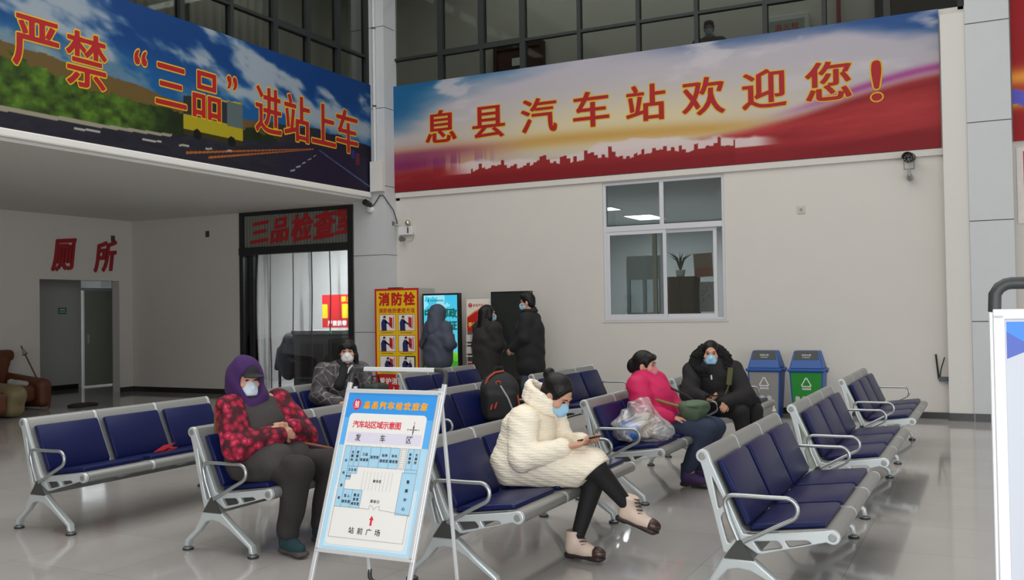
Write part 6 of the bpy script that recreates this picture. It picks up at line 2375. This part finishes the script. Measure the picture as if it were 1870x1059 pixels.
def film():
    m = bpy.data.materials.new('clear_plastic_film')
    m.use_nodes = True
    nt = m.node_tree
    nt.nodes.remove(nt.nodes['Principled BSDF'])
    out = nt.nodes['Material Output']
    tc = nt.nodes.new('ShaderNodeTexCoord')
    n = nt.nodes.new('ShaderNodeTexNoise')
    n.inputs['Scale'].default_value = 9
    n.inputs['Detail'].default_value = 3
    n.inputs['Distortion'].default_value = 1.2
    nt.links.new(tc.outputs['Object'], n.inputs['Vector'])
    bp = nt.nodes.new('ShaderNodeBump')
    bp.inputs['Strength'].default_value = .5
    bp.inputs['Distance'].default_value = .03
    nt.links.new(n.outputs['Fac'], bp.inputs['Height'])
    g = nt.nodes.new('ShaderNodeBsdfGlossy')
    g.inputs['Roughness'].default_value = .3
    nt.links.new(bp.outputs['Normal'], g.inputs['Normal'])
    d = nt.nodes.new('ShaderNodeBsdfDiffuse')
    d.inputs['Color'].default_value = (.75, .74, .76, 1)
    nt.links.new(bp.outputs['Normal'], d.inputs['Normal'])
    t_ = nt.nodes.new('ShaderNodeBsdfTransparent')
    m1 = nt.nodes.new('ShaderNodeMixShader')
    m1.inputs[0].default_value = .55
    nt.links.new(g.outputs[0], m1.inputs[1])
    nt.links.new(d.outputs[0], m1.inputs[2])
    m2 = nt.nodes.new('ShaderNodeMixShader')
    r = nt.nodes.new('ShaderNodeMapRange')
    r.inputs['From Min'].default_value = .35
    r.inputs['From Max'].default_value = .65
    r.inputs['To Min'].default_value = .18
    r.inputs['To Max'].default_value = .55
    nt.links.new(n.outputs['Fac'], r.inputs['Value'])
    nt.links.new(r.outputs['Result'], m2.inputs[0])
    nt.links.new(t_.outputs[0], m2.inputs[1])
    nt.links.new(m1.outputs[0], m2.inputs[2])
    nt.links.new(m2.outputs[0], out.inputs[0])
    return m


t = tag(MB().add([(0, 0, 0)], []).build('plastic_bag', film()), None) if False else None
S = Solid()
S.ell((-2.62, 7.46, .60), (.17, .20, .15), .06).ell((-2.58, 7.40, .70), (.10, .12, .11), .06).ell((-2.48, 7.60, .53), (.12, .11, .08), .05).ell((-2.66, 7.30, .56), (.13, .11, .11), .06).ell((-2.46, 7.42, .54), (.13, .15, .09), .05)
S.disp = lambda X, Y, Z: .010 * np.sin(46 * X + 3 * np.sin(21 * Z + 9 * Y)) + .008 * np.sin(55 * Y + 3 * np.sin(25 * Z))
S.clip((0, 0, .470), (0, 0, -1))
pb = thing('plastic_bag', 'clear plastic carrier bag on the bench seat beside the person in pink', 'bag', (0, 0, 0))
solid_obj('film', S, .010, film(), pb, 0)
S = Solid()
S.ell((-2.66, 7.33, .57), (.08, .08, .065), .03).ell((-2.60, 7.26, .54), (.05, .05, .05), .03)
tag(solid_obj('blue_bundle', S, .010, mat('blue_bundle_cloth', rgb(40, 112, 196), .6, bump=.4, bscale=40)), 'blue bundle inside the clear plastic bag', 'bundle')
S = Solid()
S.box((-2.57, 7.47, .58), (.06, .08, .10), .03, .02)
tag(solid_obj('tan_package', S, .010, mat('tan_package_paper', rgb(196, 178, 150), .6, bump=.4, bscale=40)), 'tan package inside the clear plastic bag', 'package')

# ---- woman in black coat with fur hood
M_fur = mat('black_fur', rgb(17, 16, 17), .95, bump=1.0, bscale=130, bdist=.03)
pp = Person('person in a black coat with thick fur hood looking up over a phone', (-2.55, 9.62, 0))
J = dict(pel=V3(-2.60, 9.74, .55), che=V3(-2.56, 9.66, .82), nb=V3(-2.57, 9.59, .95), hc=V3(-2.575, 9.54, 1.065), R=frame((.26, -.96, -.10)),
         sh=arr((-2.77, 9.57, .89), (-2.38, 9.68, .89)), el=arr((-2.76, 9.42, .66), (-2.24, 9.56, .64)), wr=arr((-2.565, 9.30, .63), (-2.40, 9.37, .585)),
         hip=arr((-2.60, 9.66, .53), (-2.52, 9.80, .53)), kn=arr((-2.27, 9.46, .49), (-2.18, 9.66, .49)), an=arr((-2.22, 9.46, .105), (-2.13, 9.62, .105)),
         toe=arr((-2.1, 9.40, .05), (-2.0, 9.55, .05)), hand=[((.85, -.35, .05), (-.1, -.25, 1), .75), ((.2, -.9, -.2), (-.6, 0, -.6), .5)])
pp.body(J, .0065)
pp.face()
pp.mask(M_mask)


def tight(S, P, R):
    S.ell(P(0, -.035, .052), (.080, .092, .080), .02, R)
    S.ell(P(0, -.09, .06), (.045, .045, .045), .02, R)


pp.hair(extra=tight, grow=.010)
P, R_ = pp.P, J['R']
S = Solid()
n_ = 18
ringp = [P(.150 * math.cos(a), -.045 + .075 * min(0, math.sin(a)) * -1.0, -.095 + .105 * math.sin(a)) for a in np.linspace(0, 2 * math.pi, n_ + 1)[:-1]]
for k in range(n_):
    S.cap(ringp[k], ringp[(k + 1) % n_], .062, None, .03)
S.ell(P(0, -.10, -.03), (.15, .075, .14), .05, R_)
S.disp = lambda X, Y, Z: .006 * np.sin(90 * X + 4 * np.sin(60 * Z)) + .006 * np.sin(85 * Z + 4 * np.sin(70 * Y))
pp.add('fur_hood', S, .010, M_fur)
S = Solid()
S.cap(J['pel'], J['che'], .20, .20, .05).cap(J['che'], J['nb'] + V3(0, 0, -.02), .19, .12, .08)
S.cap(J['sh'][0], J['sh'][1], .10, None, .05)
S.cap(V3(-2.58, 9.66, .56), V3(-2.30, 9.50, .545), .16, .115, .06).cap(V3(-2.52, 9.80, .56), V3(-2.22, 9.68, .545), .16, .115, .06)
f4 = folds(.004, 34, 8)
S.disp = lambda X, Y, Z: f4(X, Y, Z) + .003 * np.abs(np.sin(Z * 30))
S.clip((0, 0, .462), (0, 0, -1)).clip((-2.235, 9.5, .5), (.9, -.45, -.1))
cz = pp.add('coat', S, .009, M_blackcloth)
S = Solid()
for i in (0, 1):
    S.chain([J['sh'][i], J['el'][i], J['wr'][i] + (J['el'][i] - J['wr'][i]) * (.08 if i == 0 else -.02)], [.105, .098, .062], .035)
S.disp = folds(.004, 34, 9)
pp.add('sleeves', S, .009, M_blackcloth)
q = P(0.0, .115, -.20)
pp.mb('zip_pull', MB().bar(q, q + V3(.004, 0, -.045), .014, .006), mat('silver_zip', rgb(220, 220, 220), .3), smooth=False)
pp.mb('bag_strap', MB().bar((-2.36, 9.475, .93), (-2.375, 9.45, .76), .05, .012).bar((-2.375, 9.45, .76), (-2.41, 9.44, .665), .05, .012), mat('olive_webbing', rgb(84, 84, 50), .8), smooth=False)
S = Solid()
for i in (0, 1):
    S.chain([J['hip'][i], J['kn'][i], J['an'][i] + V3(0, 0, .04)], [.10, .085, .062], .03)
pp.add('trousers', S, .010, M_blackcloth)
for i in (0, 1):
    shoe(pp, J['an'][i], (.9, -.45, 0), M_bsole, M_bsole, .25, .03)
phone('dark phone held by the person in the black fur hooded coat', V3(-2.475, 9.245, .670), frame((.95, -.30, .05)))


# ---- standing people
def standing(label, loc, yaw, H, z0=0.0, arms=None, head_f=None, skin=None, h=.008):
    """joints of a standing figure facing yaw (0 = +y, positive to the left)"""
    s = H / 1.72
    pp = Person(label, (loc[0], loc[1], z0), skin)
    f = V3(-math.sin(yaw), math.cos(yaw), 0)
    r = V3(math.cos(yaw), math.sin(yaw), 0)
    o = V3(loc[0], loc[1], z0)

    def W(a, b, c):
        return o + (r * a + f * b) * s + V3(0, 0, c * s)
    J = dict(pel=W(0, 0, .95), che=W(0, .01, 1.25), nb=W(0, 0, 1.44), hc=W(0, .035, 1.60), R=frame(head_f if head_f is not None else f),
             sh=[W(.165, 0, 1.385), W(-.165, 0, 1.385)], hip=[W(.09, 0, .92), W(-.09, 0, .92)], kn=[W(.095, .02, .50), W(-.095, .02, .50)], an=[W(.10, -.01, .10), W(-.10, -.01, .10)],
             toe=[W(.11, .14, .04), W(-.11, .14, .04)])
    arms = arms or [((.24, -.02, 1.12), (.23, .10, .90)), ((-.24, -.02, 1.12), (-.23, .10, .90))]
    J['el'] = [W(*a[0]) for a in arms]
    J['wr'] = [W(*a[1]) for a in arms]
    J['hand'] = [(unit(J['wr'][i] - J['el'][i]), (-r if i == 0 else r), .45) for i in (0, 1)]
    pp.body(J, h)
    pp.W, pp.s, pp.f, pp.r = W, s, f, r
    return pp


def coat_on(pp, m, hem, fat=1.0, seed=0, name='coat', collar=True, h=.010):
    J, s = pp.J, pp.s
    S = Solid()
    S.cap(pp.W(0, 0, hem + .12), pp.W(0, 0, 1.0), .19 * s * fat, .175 * s * fat, .06).cap(pp.W(0, 0, 1.0), J['che'], .175 * s * fat, .18 * s * fat, .06)
    S.cap(pp.W(-.08, 0, hem + .12), pp.W(-.08, 0, 1.2), .16 * s * fat, .15 * s * fat, .06).cap(pp.W(.08, 0, hem + .12), pp.W(.08, 0, 1.2), .16 * s * fat, .15 * s * fat, .06)
    S.cap(J['che'], J['nb'] + V3(0, 0, -.03), .175 * s * fat, .10 * s, .08)
    for i in (0, 1):
        S.chain([J['nb'] + (J['sh'][i] - J['nb']) * .6 + V3(0, 0, -.04), J['sh'][i] + V3(0, 0, -.02), J['el'][i], J['wr'][i] + (J['el'][i] - J['wr'][i]) * .05], [.09 * fat, .098 * fat, .085 * fat, .060 * fat], .035)
    if collar:
        S.cap(J['nb'] + V3(0, 0, -.02), J['nb'] + pp.f * -.01 + V3(0, 0, .05), .095, .085, .03)
        S.clip(J['nb'] + V3(0, 0, .07) - pp.f * .02, pp.f * .5 + V3(0, 0, .85))
    S.disp = folds(.004, 30, seed)
    S.clip(pp.W(0, 0, hem), (0, 0, -1))
    return pp.add(name, S, h, m)


def trousers_on(pp, m, shoe_m, h=.011):
    J = pp.J
    S = Solid()
    for i in (0, 1):
        S.chain([J['hip'][i], J['kn'][i], J['an'][i] + V3(0, 0, .0)], [.11, .085, .072], .03)
    S.clip((0, 0, J['an'][0][2] - .03), (0, 0, -1))
    pp.add('trousers', S, h, m)
    for i in (0, 1):
        shoe(pp, J['an'][i], pp.f + pp.r * (.12 if i == 0 else -.12), shoe_m, M_bsole, .26, .02)


# man in black coat, in profile to the left
pp = standing('standing person with short hair, blue mask and black coat, in profile facing left', (-5.74, 11.9), math.radians(98), 1.765, 0,
              [((.22, .0, 1.12), (.17, .19, 1.0)), ((-.22, .02, 1.12), (-.15, .20, .98))], (-.97, -.18, -.10))
pp.face()
pp.mask(M_mask)


def shorthair(S, P, R):
    S.cap(P(-.04, .055, .088), P(.04, .055, .088), .032, None, .02)
    S.ell(P(0, .0, .09), (.07, .085, .045), .02, R)
    for sx_ in (-1, 1):
        S.cap(P(sx_ * .070, .018, .03), P(sx_ * .072, .012, -.005), .010, .007, .008)


pp.hair(extra=shorthair)
coat_on(pp, M_blackcloth, .62, 1.0, 11)
S = Solid()
nb = pp.J['nb']
for k in range(12):
    a0, a1 = 2 * math.pi * k / 12, 2 * math.pi * (k + 1) / 12
    S.cap(nb + V3(.085 * math.cos(a0), .085 * math.sin(a0), .045), nb + V3(.085 * math.cos(a1), .085 * math.sin(a1), .045), .024, None, .02)
pp.add('collar', S, .009, M_blackcloth)
trousers_on(pp, mat('blue_grey_trouser', rgb(70, 82, 98), .85), M_black)
# long haired person with back turned
pp = standing('standing person with long dark hair and dark coat seen from behind at the black kiosk', (-6.50, 12.05), math.radians(-22), 1.60, 0,
              [((.23, .03, 1.12), (.08, .24, 1.12)), ((-.25, .02, 1.12), (-.10, .22, 1.06))], (.62, .76, .0))
pp.face()
pp.mask(M_mask)


def backhair(S, P, R):
    S.cap(P(0, -.07, .02), P(0, -.085, -.20), .085, .085, .03).cap(P(0, -.085, -.20), P(.0, -.09, -.38), .085, .055, .03)
    for sx_ in (-1, 1):
        S.chain([P(sx_ * .06, .0, .05), P(sx_ * .082, -.01, -.06), P(sx_ * .07, -.04, -.18)], [.035, .032, .03], .02)


pp.hair(extra=backhair, h=.009)
M_darkcoat = mat('dark_brown_coat_cloth', rgb(38, 34, 34), .85, bump=.2, bscale=60)
coat_on(pp, M_darkcoat, .46, 1.12, 12)
trousers_on(pp, M_blackcloth, M_black)
# person in slate hooded jacket at the screen
M_slate = mat('slate_blue_jacket_cloth', rgb(66, 72, 88), .7, bump=.2, bscale=50)
pp = standing('standing person in a slate blue hooded jacket seen from behind at the digital screen', (-7.57, 12.45), math.radians(-14), 1.60, 0,
              [((.27, -.01, 1.13), (.13, .22, 1.10)), ((-.28, 0, 1.12), (-.12, .22, 1.08))], (.35, .93, -.15))
pp.face()
pp.mask(M_mask)
pp.hair()
coat_on(pp, M_slate, .74, 1.15, 13, 'jacket', False)
P, R_ = pp.P, pp.J['R']
S = Solid()
S.ell(P(0, -.02, .025), (.105, .118, .125), .03, R_).cap(P(0, -.05, -.05), pp.J['nb'] - pp.f * .03 + V3(0, 0, -.02), .10, .115, .08)
S.cap(P(0, -.05, .02), pp.J['che'] - pp.f * .07 + V3(0, 0, .08), .10, .13, .10)
S.ell(P(0, .12, -.02), (.075, .08, .10), .02, R_, sub=True)
S.disp = folds(.003, 34, 14)
pp.add('hood', S, .010, M_slate)
W = pp.W
pp.mb('bag_strap', MB().tube([W(.12, -.06, 1.42), W(.06, -.185, 1.36), W(-.06, -.225, 1.18), W(-.17, -.20, 1.04)], .009, 8), M_black)
trousers_on(pp, mat('grey_trouser', rgb(74, 74, 80), .85), M_black)
# person upstairs behind the glass
pp = standing('person in dark jacket and blue mask standing upstairs behind the glass above the banner', (-3.90, 14.75), math.radians(185), 1.72, 4.3, None, (.22, -.95, -.20))
pp.face()
pp.mask(M_mask)
pp.hair(extra=shorthair)
coat_on(pp, M_blackcloth, .75, 1.05, 15)
trousers_on(pp, M_blackcloth, M_black)
